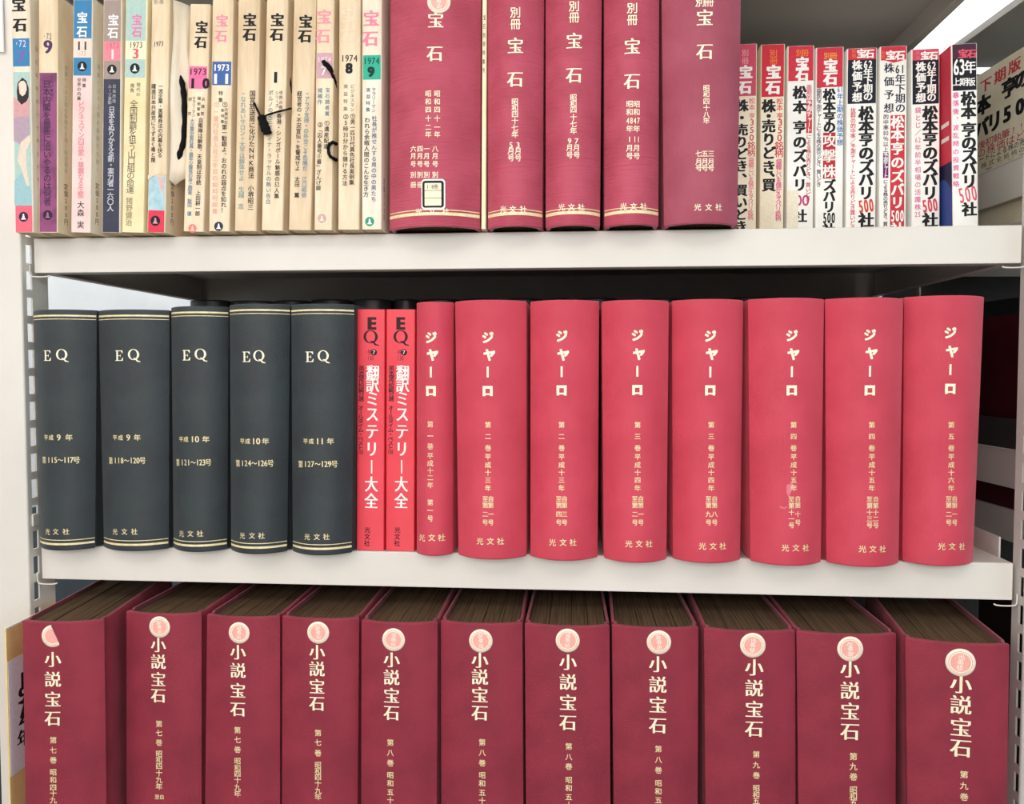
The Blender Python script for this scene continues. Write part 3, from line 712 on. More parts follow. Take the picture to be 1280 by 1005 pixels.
V1 = [
 ('dated 47, with a March and a May issue', (610, 287), (678, 287), (609.5, 2), (680, 2), M_CLOTH_ROSE, True),
 ('dated 47, with a July and a September issue', (682, 286), (750, 286), (682, 2), (752.3, 2), M_CLOTH_ROSE, True),
 ('dated 47 and 48, beside the faded one', (755.5, 286), (823, 286), (755, 2), (824, 2), M_CLOTH_ROSE, True),
]
vs_ = []
for lab, BL, BR, TL, TR, m, gl in V1:
    w = add_volume('rose red volume on the top shelf, ' + lab, m, BS1, BL, BR, TL, TR, .0145, H=Hh, Y=-.012, group=G_R1)
    w.gilt(.0112, .0014); w.gilt(.0146, .0004); vs_.append(w)
a, b_, d4 = vs_
a.col('別冊', (644.3, 15.4), (644.3, 30), 14, M_GOLDL, off=.01, name='title_lettering'); a.col('宝石', (644.2, 57), (644, 98.7), 21, M_GOLDL, off=-.004, xb=.03, name='title_lettering')
small(a, [('昭和四十七年', 643.7, [127, 134.8, 142.8, 151, 159.8, 168]), ('3月号', 647.6, [181.4, 188.6, 197.4]), ('5月号', 638.7, [181.4, 188.6, 197.4])], 9)
a.row(list('光文社'), (629, 641, 654), 261.6, 9, M_GOLDL, off=.01)
b_.col('別冊', (717.7, 7.7), (717.7, 21.6), 14, M_GOLDL, off=.01, name='title_lettering'); b_.col('宝石', (717.7, 51), (717.5, 93.5), 21, M_GOLDL, off=-.004, xb=.03, name='title_lettering')
small(b_, [('昭和四十七年', 716.8, [121.8, 129.5, 137, 146.5, 155, 163.5]), ('7月号', 720.8, [176.4, 184.5, 193.7]), ('9月号', 712, [176.4, 184.5, 193.7])], 9)
b_.row(list('光文社'), (702, 714.3, 726.6), 259, 9, M_GOLDL, off=.01)
d4.col('別冊', (790.4, 10), (790.4, 24.7), 14, M_GOLDL, off=.01, name='title_lettering'); d4.col('宝石', (790.4, 57.7), (790.2, 101), 21, M_GOLDL, off=-.004, xb=.03, name='title_lettering')
small(d4, [(['昭', '和', '47', '年'], 795.8, [130, 140, 151, 161]), (['昭', '和', '48', '年'], 787, [130, 140, 151, 161]), (['11', '月', '号'], 795.8, [174.3, 185, 195]), ('1月号', 787, [174.3, 185, 195])], 9)
d4.row(list('光文社'), (779.3, 792, 804.6), 258, 9, M_GOLDL, off=.01)
w = add_volume('faded rose red volume without gold lines, beside the thin white magazines', M_CLOTH_OLD, BS1, (830, 286), (921.5, 285), (827, 2), (926, 2), .015, H=Hh, Y=-.012, group=G_R1)
w.row(list('別冊'), (875.3, 886.3), 2.5, 12.5, M_GOLDL, off=.01, name='title_lettering'); w.col('宝石', (881, 22), (881, 64), 21.5, M_GOLDL, off=-.004, xb=.03, name='title_lettering')
small(w, [('昭和四十八年', 883, [110, 118, 126.5, 134.8, 143.4, 151]), ('三月号', 888.8, [192, 202, 210]), ('五月号', 881.1, [192, 202, 210]), ('七月号', 873.4, [192, 202, 210])], 8.6)
w.row(list('光文社'), (872, 885.7, 898.3), 259, 9, M_GOLDL, off=.01)

# thin cream booklet between the first two
T = Magazine('very thin cream booklet wedged right of the widest rose volume', mat('cream_board', c(246, 232, 196), .55, .3, c(238, 220, 178), 20), BS1, (601.6, 288), (607.2, 288), (602.9, 2), (608.6, 2), .236, -.014, name='booklet')
T.e['category'] = 'booklet'
T.col('宝石別冊特集号', (605.5, 22), (604.6, 88), 6.5, ink(92, 116, 98), ax=.5)

# ================================================================== TOP ROW: old magazines at the left
G_M = 'old yellowed magazines at the left of the top shelf'
TEAL = ink(170, 198, 190); BLUE = ink(58, 126, 172)
def mag(label, cover, BL, BR, TL, TR, H, Y, **k):
    return Magazine(label, cover, BS1, BL, BR, TL, TR, H, Y, group=G_M, **k)
Ya = -.030
m = mag('old magazine at the far left with a colour photograph of a woman on its spine', M_OLDW, (18.5, 290), (42, 290), (14, 3), (37, 3), .216, Ya)
m.band(48, 83, BLUE); m.band(90, 257, TEAL, 'printed_photograph'); m.band(257, 291, ink(232, 104, 122))
m.col('宝石', (23.5, 6), (25, 31), 18, BLACK, off=.016, xb=.044, name='title_lettering')
m.row(list("'72"), (18.5, 33), 54.5, 11, ink(214, 206, 236)); m.row(['7'], [27], 71, 19, ink(126, 92, 168), xb=.03)
SK = ink(232, 196, 180); HAIR = ink(46, 36, 40)
m.shape('printed_photograph', HAIR, [(28, 97), (33, 101), (36, 110), (36, 121), (32, 130), (27, 131), (22, 126), (21, 114), (22, 104)], .00012)
m.shape('printed_photograph', ink(236, 206, 192), [(23.2, 105), (26, 101.5), (30, 101), (33, 105), (33.6, 112), (31.5, 118), (28, 120.5), (24.6, 117)], .00018)
m.shape('printed_photograph', ink(206, 156, 158), [(17, 121), (22, 125), (27, 131), (33, 127), (37, 122), (37, 145), (17, 147)], .00015)
m.shape('printed_photograph', ink(176, 152, 168), [(17, 147), (37, 145), (37.5, 168), (32, 172), (27, 182), (17.5, 176)], .00015)
m.shape('printed_photograph', ink(224, 206, 190), [(26, 178), (38, 168), (38.5, 176), (33, 188), (33, 205), (37, 232), (34, 233), (27, 212), (22, 200)], .00016)
m.shape('printed_photograph', ink(152, 190, 196), [(18, 226), (27, 216), (38.5, 236), (40, 257), (18.2, 257)], .00014)
m.shape('printed_photograph', WHITE, [(26, 112), (30, 112), (29, 114.3), (27, 114.3)], .00022)
m.emblem(29.5, 271, 6.2, NAVY, WHITE)
side_text(m, '宝石昭和四十七年七月号', .008, .17, .05, .0045, ink(170, 150, 130))
m = mag('old magazine with a purple lower spine, second from the left', M_OLD, (46.5, 289), (74, 289), (50, 2), (70.5, 2), .216, Ya + .004)
m.band(91, 290, mat('worn_purple_print', c(142, 74, 118), .6, .3, c(116, 58, 96), 60, lo=.45, hi=.6))
m.row(list("'72"), (54, 65), 45.5, 10, ink(70, 64, 62)); m.row(['9'], [60], 58.5, 21, ink(78, 48, 92), xb=.05)
m.col('日本内閣を最悪に追いやるのは何者', (58.5, 105), (59.2, 252), 10.5, ink(64, 34, 74), off=.015)
m.col('これが真相だ', (64.5, 97), (64.8, 124), 5, ink(72, 36, 78))
m.emblem(59.7, 269, 6.2, ink(48, 30, 50), ink(160, 104, 140))
side_text(m, '商業ビジネス誌の新時代を開く総合雑誌', .012, .155, .06, .0052, ink(180, 176, 166)); side_text(m, '定価200円', .012, .045, .012, .0062, ink(60, 58, 58))
m = mag('old magazine with a blue band and a faded pink lower spine, number 11', M_OLDW, (89.5, 291), (112, 291), (90.5, 2), (117, 2), .214, Ya + .006)
PK = mat('faded_pink_print', c(232, 204, 200), .6, .3, c(220, 188, 184), 30)
m.band(0, 48, BLUE); m.band(48, 72, ink(240, 210, 196)); m.band(72, 94.5, BLUE); m.band(94.5, 291, PK)
m.col('宝石', (103, 22), (102.6, 39.5), 14.5, WHITE, off=.02, name='title_lettering')
m.row(list('11'), (98.8, 106.8), 57.3, 14, ink(80, 60, 66), xb=.03); m.row(list("'73"), (98, 107.5), 67, 7, ink(214, 130, 132))
m.emblem(102.8, 83, 6.2, BLACK, ink(210, 220, 224))
m.col('世界の内幕', (99, 100), (98.8, 123), 5.2, ink(70, 60, 64)); m.col('特集', (105.4, 100), (105.3, 107), 5.2, ink(70, 60, 64))
m.col('ビジネスマン四百家・華麗なる生態', (101.8, 131), (101, 244), 8.6, ink(220, 134, 144)); m.col('大森　実', (101, 256), (100.8, 281), 9.5, ink(44, 36, 42), ys=[256, 266, 272, 281], off=.01)
side_text(m, '商業ビジネス誌の新時代を開く', .010, .155, .06, .0052, ink(176, 182, 172)); side_text(m, '定価200円', .010, .045, .012, .0062, ink(50, 48, 48))
m = mag('old magazine with a dark navy lower spine and a taupe head', M_OLDW, (127.5, 291), (149.5, 291), (128.6, 2), (153, 2), .214, Ya + .008)
TAU = ink(160, 142, 134)
m.band(0, 52, TAU); m.band(52, 76, ink(232, 132, 146)); m.band(76, 99, TAU); m.band(99, 292, mat('worn_navy_print', c(46, 48, 68), .55, .35, c(58, 60, 82), 50, lo=.45, hi=.75))
m.col('宝石', (141.8, 25), (141.3, 41), 14.5, WHITE, off=.02, name='title_lettering')
m.row(list('1973'), (132, 149), 57, 9, ink(190, 98, 112)); m.row(['1'], [140.8], 68, 16, ink(250, 214, 214), xb=.03)
m.emblem(140, 87, 6.2, BLACK, ink(226, 220, 214))
m.col('日本改造', (143, 108), (142.6, 126), 5, ink(160, 156, 160)); m.col('ルーツ激動', (137.6, 108), (137.3, 128), 5, ink(160, 156, 160))
m.col('日本をぬりかえる新・実力者一六〇人', (139.8, 137), (138, 260), 8.8, ink(190, 190, 196))
m = mag('old magazine with a pale teal head and yellow lower spine, number 3', mat('yellow_print', c(236, 220, 178), .6, .3, c(222, 202, 156), 30), (151, 291), (180.5, 291), (158, 2), (183.5, 2), .215, Ya + .010)
m.band(0, 51, TEAL, x1=.86); m.band(51, 74, ink(246, 232, 194), x1=.86); m.band(74, 97, TEAL, x1=.86)
m.col('宝石', (171.3, 24.8), (171, 40), 14, ink(222, 118, 166), off=.02, name='title_lettering')
m.row(list('1973'), (161.5, 178.5), 56.3, 9.5, ink(84, 70, 66), xb=.02); m.row(['3'], [169.6], 67, 16, ink(222, 92, 110), xb=.05)
m.emblem(168.6, 85.6, 6.4, BLACK, ink(214, 228, 224))
m.col('現代の', (173.2, 106), (172.8, 118), 5.4, ink(120, 108, 84)); m.col('視角', (165.4, 107), (165.2, 113), 5.4, ink(120, 108, 84))
m.col('全国制覇を狙う山口組の命運', (167.5, 130), (162.7, 237), 10.8, ink(62, 54, 50)); m.col('猪野健治', (161.8, 251), (161, 278), 9.2, ink(160, 146, 116))
m = mag('old cream magazine whose torn cover shows a strip of picture near its foot', M_OLD, (184, 291), (206, 291), (189.5, 2), (213, 2), .215, Ya + .012)
m.band(220, 263, mat('printed_water', c(176, 204, 214), .5, .3, c(150, 184, 196), 120), 'printed_photograph'); m.band(263, 291, ink(218, 58, 84))
x0, z0, _ = m.at(184, 219)
link('torn_cover_edge', [(-m.h, -.0004, z0), (-m.h, -.0004, z0 - .004), (-m.h * .4, -.0006, z0 - .0005), (m.h * .3, -.0006, z0 + .0015), (m.h, -.0005, z0 - .0002), (m.h, -.0004, z0 + .003)], [(0, 1, 2, 3, 4, 5)], M_OLD, m.e)
m.shape('printed_photograph', ink(226, 176, 170), [(197, 222), (204, 221), (204.5, 245), (201, 236)], .00012)
m.emblem(194.2, 276, 6.3, BLACK, ink(206, 150, 160))
m.row(list('別冊'), (195, 202), 2.5, 6, ink(90, 80, 80)); m.row(list('1973'), (192, 204.5), 55.5, 8, ink(56, 48, 52), xb=.02, y1=54.5)
m.col('一流企業・黒幕商法の内幕を抉る', (200.8, 108), (200, 194), 6.4, ink(48, 42, 46), off=.012); m.col('躍進日本共産党にうずまく毒と罠', (192.2, 108), (191.4, 200), 6.4, ink(48, 42, 46), off=.012)
side_text(m, '定価200円', .012, .045, .012, .0062, ink(60, 58, 58))
# the flap of its torn wrapper, bulging out at the right
fl = MB(); 
zz0, zz1 = .050, .214; rows = 12; V = []; F = []
for j in range(rows + 1):
    z = zz0 + (zz1 - zz0) * j / rows; w_ = .0165 - .005 * (j / rows) + .0012 * math.sin(j * 1.9)
    for i in range(5): V.append((m.h + .0006 + w_ * i / 4, .004 + .012 * i / 4 + .0015 * math.sin(j * .8 + i), z - (.004 * math.sin(i * 1.7) if j == 0 else 0)))
for j in range(rows):
    for i in range(4): k = j * 5 + i; F.append((k, k + 1, k + 6, k + 5))
o = link('torn_wrapper', V, F, M_OLDW, m.e, True); o.modifiers.new('s', 'SOLIDIFY').thickness = .0004

Yb = -.020
def small_cols(m, items, size=4.8, colr=None):
    for s_, x0_, y0_, x1_, y1_ in items: m.col(s_, (x0_, y0_), (x1_, y1_), size, colr or ink(96, 84, 78))
m = mag('old magazine with a pink band numbered 10', M_OLD, (228.8, 291.5), (254.5, 291.5), (238, 9), (262.5, 9), .206, Yb)
m.band(83, 111, ink(230, 112, 156))
m.col('宝石', (252.2, 34), (251, 52.5), 16, BLACK, off=.016, xb=.044, name='title_lettering')
m.row(list('1973'), (236, 258.5), 89.6, 10.5, ink(92, 40, 66), xb=.03); m.row(list('10'), (241, 257.5), 104.3, 15.5, BLACK, off=.02, xb=.04)
small_cols(m, [('兵器室', 254.2, 124, 253, 142), ('極秘軍事', 249, 123, 248, 143), ('サラリーマン', 242.6, 123, 241.8, 144), ('研究', 237.8, 124, 237, 142)])
m.col('自衛隊は解散、天皇制は存続　上田耕一郎', (251, 150.5), (247, 267), 6.6, ink(40, 36, 40), off=.012)
m.col('大企業中堅社員・最年少課長の身上調査　飯田　優', (240.4, 151), (236.6, 267), 6, BLUEGREY, off=.008)
m.emblem(240.6, 285.5, 5.4, ink(226, 128, 124), ink(240, 206, 186))
m = mag('old magazine with a blue band numbered 11', M_OLD, (260.5, 293), (287, 293), (266, 3), (291.5, 3), .2115, Yb)
m.band(77, 106.5, ink(62, 98, 160), x1=.9)
m.col('宝石', (277.6, 26), (276.6, 45), 16, ink(226, 140, 160), off=.012, xb=.036, name='title_lettering')
m.row(list('1973'), (266.4, 287), 84.6, 10.5, WHITE, xb=.03); m.row(list('11'), (269.5, 283.5), 98.6, 15.5, WHITE, off=.02, xb=.04)
m.col('特集', (276, 116.5), (275.8, 125), 6, ink(70, 60, 60)); m.col('①', (281.2, 131), (281.2, 131), 7, ink(60, 52, 56)); m.col('①', (271.2, 131), (271.2, 131), 7, ink(232, 160, 152))
small_cols(m, [('企業研究', 283, 137, 282.6, 153), ('新特集', 278.6, 138, 278.2, 152)], 4.6)
m.col('第一勧銀よ、おのれの弱点を知れ！', (280.6, 159), (279.4, 263), 7.2, ink(44, 38, 42), off=.014)
m.col('一億円社長入社三年目の給料明細書', (270, 140), (268.4, 264), 7.2, ink(232, 164, 152))
m.emblem(273.4, 283, 5.8, ink(44, 48, 66), WHITE)
m = mag('old plain cream magazine with a black title and no number, left of the knotted cord', M_OLD2, (293, 293.5), (320.5, 293.5), (298, 2), (325, 2), .2125, Yb)
m.col('宝石', (312.3, 25), (312, 43), 17, BLACK, off=.016, xb=.044, name='title_lettering')
m.col(['国', '営', '放', '送', '局', 'に', '化', 'け', 'た', 'N', 'H', 'K', '商', '法', ' ', '小', '堺', '昭', '三'], (315.8, 117), (313.3, 259), 8, ink(46, 40, 40), off=.01)
m.col('“なれあいサロン”大平は解体せよ　生越　忠', (304.4, 117), (301.2, 258), 7.6, ink(128, 150, 148), off=.006)
m = mag('old cream magazine numbered 1, right of the knotted cord', M_OLD, (326.5, 293), (353.5, 293), (333.6, 1), (360, 1), .2135, Yb)
m.col('宝石', (346.8, 25), (346, 43), 17, BLACK, off=.016, xb=.044, name='title_lettering'); m.row(['1'], [344.6], 96.8, 17, BLACK, off=.02, xb=.04)
small_cols(m, [('世界の夜', 351.2, 116, 350.8, 134), ('シリーズ', 346.4, 116, 346.2, 132)], 5)
m.col(['香', '港', '・', 'シ', 'ン', 'ガ', 'ポ', 'ー', 'ル', '魅', '惑', 'の', '52', '人', '集'], (349, 145), (345.8, 245), 6.8, ink(50, 44, 44), off=.01)
m.col('ポルノの女王、ティナ・ラッセルの熱い告白', (338.6, 116), (335.2, 252), 6.6, ink(116, 128, 130))
m = mag('old cream magazine with two columns about trade, a black title and no number', M_OLD2, (360, 293.5), (389, 293.5), (368, 4), (394.8, 4), .2115, Yb)
m.col('宝石', (382.2, 27), (381.2, 45), 17, BLACK, off=.016, xb=.044, name='title_lettering')
m.col('“アラブ支持”の外交こそ危険だ　江口昭弥', (384.2, 117), (380, 244), 6.8, BLUEGREY, off=.006); m.col('経営者の“不況宣伝”を警戒せよ　太田　薫', (374.6, 117), (371, 244), 6.8, ink(52, 46, 46), off=.01)
m = mag('old magazine with a mauve band numbered 7, crossed by black cord loops', M_OLD, (392.3, 293.5), (415, 293.5), (396.2, 1), (417.6, 1), .2165, Yb)
m.band(66, 98, ink(202, 160, 172))
m.col('宝石', (405.4, 21), (403.6, 45), 19, ink(230, 148, 160), off=.012, xb=.036, name='title_lettering'); m.row(list('1974'), (396.6, 414), 74.5, 8.5, ink(236, 214, 212)); m.row(['7'], [405], 88.5, 14, WHITE, off=.01)
m.col('宝石読者賞', (409.6, 112.5), (408.8, 142), 6, BLUEGREY); m.col('候補作', (400.2, 113), (399.8, 127.5), 6.4, BLUEGREY)
m.col('①遺産配達', (408.7, 154), (407.6, 183), 6.6, ink(56, 50, 50), off=.008)
m.col(['②', '「', '囚', '人', '番', '号', '101', '番', '」', 'ざ', 'ん', 'げ', '録'], (400.2, 156), (398, 235), 6.6, ink(56, 50, 50), off=.008)
m.emblem(402.4, 273, 5.6, ink(208, 166, 160), ink(240, 220, 200))
m = mag('old magazine numbered 8 with a title bleached almost away', M_OLD, (422.3, 293), (449, 293), (424.2, 1), (450.5, 1), .2165, Yb)
m.col('宝石', (436.2, 19), (435.6, 45), 19, ink(240, 206, 180), off=.012, xb=.036, name='title_lettering'); m.row(list('1974'), (426, 447), 73, 10.5, ink(58, 50, 50), xb=.02); m.row(['8'], [436.3], 85.4, 15.5, BLACK, off=.03, xb=.03)
m.col('ビジネスマン', (440.6, 108), (440, 137), 5.4, ink(140, 126, 112)); m.col('実益特集', (432.2, 108), (431.8, 136), 5.6, ink(140, 126, 112))
m.col(['①', '男', '一', '匹', '30', '代', '異', '色', '社', '長', '実', '例', '集'], (441, 145.5), (439.6, 228), 6.8, ink(54, 46, 46), off=.01); m.col(['②', '5', '時', '30', '分', 'か', 'ら', '儲', 'け', 'る', '方', '法'], (432.4, 146), (431, 229), 6.8, ink(54, 46, 46), off=.01)
m = mag('old magazine with a green band numbered 9, beside the widest rose volume', M_OLDW, (452, 293), (477, 293), (453, 0), (477, 0), .218, Yb)
m.band(69, 99.5, ink(46, 172, 142))
m.col('宝石', (464, 23), (463, 48), 20.5, ink(228, 134, 156), off=.012, xb=.036, name='title_lettering'); m.row(list('1974'), (454, 474.5), 76.3, 10.5, ink(30, 66, 58), xb=.02); m.row(['9'], [463.8], 89.8, 15, ink(20, 50, 46), off=.03, xb=.04)
m.col('サラリーマン', (467.4, 112), (466.8, 138), 5.6, ink(96, 112, 140)); m.col('実益特集', (460.4, 112.5), (460, 137), 5.6, ink(96, 112, 140))
m.col('社長が推せんする男の中の男たち', (468, 148), (467, 249), 6.8, ink(84, 100, 140), off=.006); m.col('われら余暇人間のこんな生き方', (459, 150), (457.4, 243), 7, ink(50, 44, 46), off=.01)
m.emblem(462.1, 277, 5.8, ink(48, 150, 116), WHITE)
side_text(m, '定価230円', .010, .045, .012, .0062, ink(60, 58, 58))

# ================================================================== TOP ROW: stock market magazines at the right (standing further back)
G_N = 'white stock market magazines at the right of the top shelf'
Yn = .085; Hn = .2115
def nm(label, cover, xb0, xb1, xt0, xt1, ty, Y=Yn, side=None):
    H = on_y(xt0, ty, Y).z - BS1
    return Magazine(label, cover, BS1, (xb0, 283), (xb1, 283), (xt0, ty), (xt1, ty), H, Y, group=G_N, dep=.15)
CRED = ink(206, 50, 68); CORG = ink(236, 130, 60)
BK_ = dict(off=.022, xb=.028)
m = nm('cream stock magazine half hidden behind the faded rose volume', M_CREAM, 921, 945, 922, 946.5, 55.5)
m.band(54, 120, ink(204, 74, 98)); m.col('別冊', (931.5, 66), (931.5, 76), 9, ink(232, 150, 160)); m.col('宝石', (932, 90), (931, 109), 17, WHITE, off=.03, xb=.03, name='title_lettering')
m.col('株・売りどき、買いどき', (927.5, 132), (926, 283), 15.5, BLACK, name='title_lettering', **BK_)
m.col('松本亨', (940, 126), (939.8, 146), 8, ink(230, 120, 120), ys=[126, 134, 145]); m.col('350銘柄', (940, 153), (939, 191), 10, RED, off=.01); m.col('袋綴じいま儲かるズバリ銘柄', (939, 200), (938, 272), 7, ink(232, 128, 136))
m = nm('cream stock magazine with a red head and one large column of black lettering', M_CREAM, 949, 979.5, 951.5, 981, 56)
m.band(54, 121, ink(204, 44, 60)); m.col('別冊', (966.8, 66.7), (967, 76), 10, CORG, off=.005); m.col('宝石', (967, 90), (966.4, 109), 18, WHITE, off=.03, xb=.03, name='title_lettering')
m.col('株・売りどき、買', (960.8, 132), (961, 232), 17, BLACK, ys=[132.4, 145, 157.5, 174, 191, 208.5, 222, 231], name='title_lettering', **BK_)
m.band(240, 285, ink(238, 224, 196), 'paper_repair', x1=.2)
m.col('松本亨', (974.6, 126.5), (974.6, 145), 8.4, ink(222, 90, 90), ys=[126.5, 134.5, 145]); m.col('350銘柄', (975.2, 153), (973.6, 191.5), 11, RED, off=.012); m.col('袋綴じいま儲かるズバリ銘柄', (973.6, 202), (972.6, 273), 7.4, ink(222, 90, 140))
m = nm('white stock magazine with a red head and a worn gap in its lower lettering', M_WHITE, 983, 1016.5, 984.5, 1018, 58)
m.band(56, 101, CRED); m.row(list('別冊'), (999.2, 1006.4), 66, 9, CORG, off=.008); m.col('宝石', (1002.8, 79), (1002.8, 93), 16, WHITE, off=.03, xb=.03, name='title_lettering')
m.col('松本亨のズバリ', (999.6, 115), (999.8, 231), 17, BLACK, ys=[115.5, 134, 159, 177.5, 195, 213.5, 231], name='title_lettering', **BK_)
m.row(list('00'), (998, 1007), 250.5, 17, ink(196, 60, 120), off=.012); m.col('社', (1000, 270), (1000, 270), 17, BLACK, name='title_lettering', **BK_); m.band(238, 285, ink(240, 230, 206), 'paper_repair', x1=-.12, eps=.0003)
m.col('画期的', (1011.3, 109), (1011.3, 122), 7, ink(214, 96, 110)); m.pixrect('printed_box', CRED, 1007.6, 125, 1015.2, 166.5); m.col('予測チャート', (1011.4, 129), (1011.4, 162.5), 7, WHITE, off=.008, eps=.00018)
m.col('による株の売りどき、買いどき', (1011, 171), (1010, 249), 6.6, ink(198, 70, 80))
m = nm('white stock magazine with a short red box of white characters and a blue side column', M_WHITE, 1019, 1053.5, 1020, 1055, 60)
m.band(58, 109, CRED); m.row(list('別冊'), (1034, 1042), 69.7, 9, ink(240, 160, 60), off=.008); m.col('宝石', (1038.2, 82), (1038, 98), 17, WHITE, off=.03, xb=.03, name='title_lettering')
m.col('松本亨の', (1036.6, 118), (1036.8, 159), 15.5, BLACK, ys=[118, 132.5, 146.5, 159], name='title_lettering', **BK_); m.pixrect('printed_box', BRICK, 1028.6, 165.5, 1044.4, 223.5)
m.col('攻撃株', (1036.6, 175.5), (1036.4, 214), 17.5, WHITE, off=.006, xb=.014, eps=.0002, name='title_lettering'); m.col(['ズ', 'バ', 'リ', '500', '社'], (1036.8, 231.5), (1036, 284), 15.5, BLACK, ys=[231.5, 245, 258.5, 272.5, 286.5], name='title_lettering', **BK_)
m.col('画期的予測チャートによる株の売りどき、買いどき', (1023.8, 112), (1023.4, 231), 6.2, ink(90, 70, 84)); m.col(['61', '年', '上', '期', 'の', '株', '価', '予', '想'], (1050.2, 112), (1049.8, 178), 8, ink(70, 120, 186), off=.004)
def dark_head(m, xs, left, right, y0, dark=True):
    col_ = WHITE if dark else NAVY
    m.col('株価予想', (left[0], left[1]), (left[0], left[2]), 12.4, col_, off=.02, xb=.02, name='title_lettering')
    m.col(right[0], (right[1], right[2]), (right[1], right[3]), 11.5, col_, off=.012, xb=.02, name='title_lettering')
def main_col(m, x, y0, size=18.5, col_=BLACK, last=283):
    m.col('松本亨のズバリ', (x, y0), (x, 241), size, col_, ys=[y0 + (241 - y0) * t for t in (0, .16, .325, .50, .67, .83, 1)], name='title_lettering', **BK_)
m = nm('white stock magazine, black head reading 62, left of the one with the red column', M_WHITE, 1057, 1094.5, 1059, 1096.5, 61)
m.band(59, 74.5, CRED); m.band(74.5, 129.5, ink(30, 32, 44)); m.row(list('宝石'), (1076.8, 1087), 67, 11.5, WHITE, off=.03, xb=.02, name='title_lettering'); m.row(['別'], [1067.5], 64, 5.4, CORG); m.row(['冊'], [1067.5], 70, 5.4, CORG)
dark_head(m, 0, (1071.4, 81.5, 121.5), (['62', '年', '下', '期', 'の'], 1085, 80.5, 120.5), 0); main_col(m, 1082.6, 141.5)
m.col(['500'], (1082.6, 257.5), (1082.6, 257.5), 19, ink(214, 66, 56), off=.02, xb=.03, tilt=R(7)); m.col('社', (1082.6, 275), (1082.6, 275), 19, BLACK, name='title_lettering', **BK_)
m.col('抜群の的中率／予測チャートによる売りどき買いどき', (1066.4, 138), (1065.6, 285), 6.8, ink(214, 78, 96))
m = nm('white stock magazine with its title in a long red column, head reading 61', M_WHITE, 1099, 1132.5, 1100, 1134, 58.5)
m.band(57, 75, CRED); m.row(list('宝石'), (1113.4, 1125), 69, 12, WHITE, off=.03, xb=.02, name='title_lettering'); m.row(['別'], [1103.6], 66, 4.6, CORG); m.row(['冊'], [1103.6], 71, 4.6, CORG)
m.shape('printed_chevron', CRED, [(1103, 74.8), (1117, 78.5), (1131, 74.8)], .0001)
m.col('株価予想', (1111.4, 85), (1111, 135), 12.6, NAVY, off=.006, xb=.02, name='title_lettering'); m.col(['61', '年', '下', '期', 'の'], (1125, 86.5), (1125.4, 135), 12.6, NAVY, off=.006, xb=.02, name='title_lettering')
m.pixrect('printed_box', ink(200, 56, 66), 1112.4, 143.5, 1131, 286)
m.col(['松', '本', '亨', 'の', 'ズ', 'バ', 'リ', '500', '社'], (1121.8, 152.5), (1121.6, 286), 16.5, WHITE, ys=[152.5, 168, 185.5, 203, 220.5, 237, 253, 270, 286], off=.018, xb=.02, eps=.0002, name='title_lettering')
m.col(['的', '中', '率', '80', '％', '以', '上'], (1107.4, 146), (1107, 187), 6.8, ink(60, 46, 60)); m.pixrect('printed_box', ink(108, 40, 98), 1103.6, 190.8, 1110.6, 222.6); m.col('予測チャート', (1107.1, 194), (1107.1, 219.5), 6, WHITE, eps=.0002)
m.col('による株の売りどき、買', (1107, 227), (1106.6, 280), 6, ink(40, 34, 44), off=.01)
m = nm('white stock magazine, black head reading 62, right of the one with the red column', M_WHITE, 1139.5, 1175, 1139.5, 1174.5, 62)
m.band(60, 75, ink(206, 78, 96)); m.band(75, 130, ink(26, 28, 40)); m.row(list('宝石'), (1156.2, 1166.8), 69.5, 10.8, WHITE, off=.03, xb=.02, name='title_lettering'); m.row(['別'], [1147.5], 66.5, 5, ink(226, 120, 140)); m.row(['冊'], [1147.5], 72.5, 5, ink(226, 120, 140))
dark_head(m, 0, (1151, 83.5, 122), (['62', '年', '上', '期', 'の'], 1164.4, 82, 121.5), 0); main_col(m, 1162.6, 141)
m.col(['500'], (1162.4, 257), (1162.4, 257), 19, ink(218, 74, 92), off=.02, xb=.03, tilt=R(7)); m.col('社', (1162.6, 275), (1162.6, 275), 19, BLACK, name='title_lettering', **BK_)
m.col(['袋', 'と', 'じ', '／', '62', '年', '前', '半', '相', '場', 'の', '活', '躍', '株', '25'], (1147.4, 138), (1147, 268), 7.8, ink(218, 110, 156))
m = nm('white stock magazine, black head reading 63, red side, last at the right', M_WHITE, 1191, 1223.5, 1189.5, 1221, 55.5, Y=.066)
m.band(54, 73, ink(74, 40, 60)); m.band(73, 113, ink(26, 24, 34)); m.row(list('宝石'), (1203.6, 1215), 67, 11.5, ink(222, 84, 104), off=.03, xb=.02, name='title_lettering')
m.row(list('63'), (1195.2, 1202.4), 84, 25, WHITE, off=.008, xb=.02, ax=.5, name='title_lettering'); m.row(['年'], [1212.6], 83.5, 17, WHITE, off=.01, xb=.014, ax=.88, name='title_lettering'); m.row(list('上期版'), (1195.4, 1204.6, 1213.8), 102.3, 10.5, WHITE, off=.012, name='title_lettering')
m.col('松本亨のズバリ', (1210.4, 123), (1211.6, 226), 18.5, BLACK, ys=[123, 140, 162, 178.5, 194, 210, 226.5], name='title_lettering', **BK_)
m.col(['500'], (1209.6, 243), (1209.6, 243), 23, ink(222, 92, 116), off=.008, xb=.02, tilt=R(9)); m.col('社', (1211.6, 261.5), (1211.6, 261.5), 18, BLACK, name='title_lettering', **BK_)
m.col('暴落後、波乱時の投資戦略', (1194.8, 119), (1195, 230), 7.8, ink(224, 92, 156))
zc = m.screen_mid(200)
MB().box(-m.h - .0003, -m.h - .00005, .0012, m.dep - .001, zc, m.H - .0003).build('front_cover_print', ink(214, 62, 82), m.e)
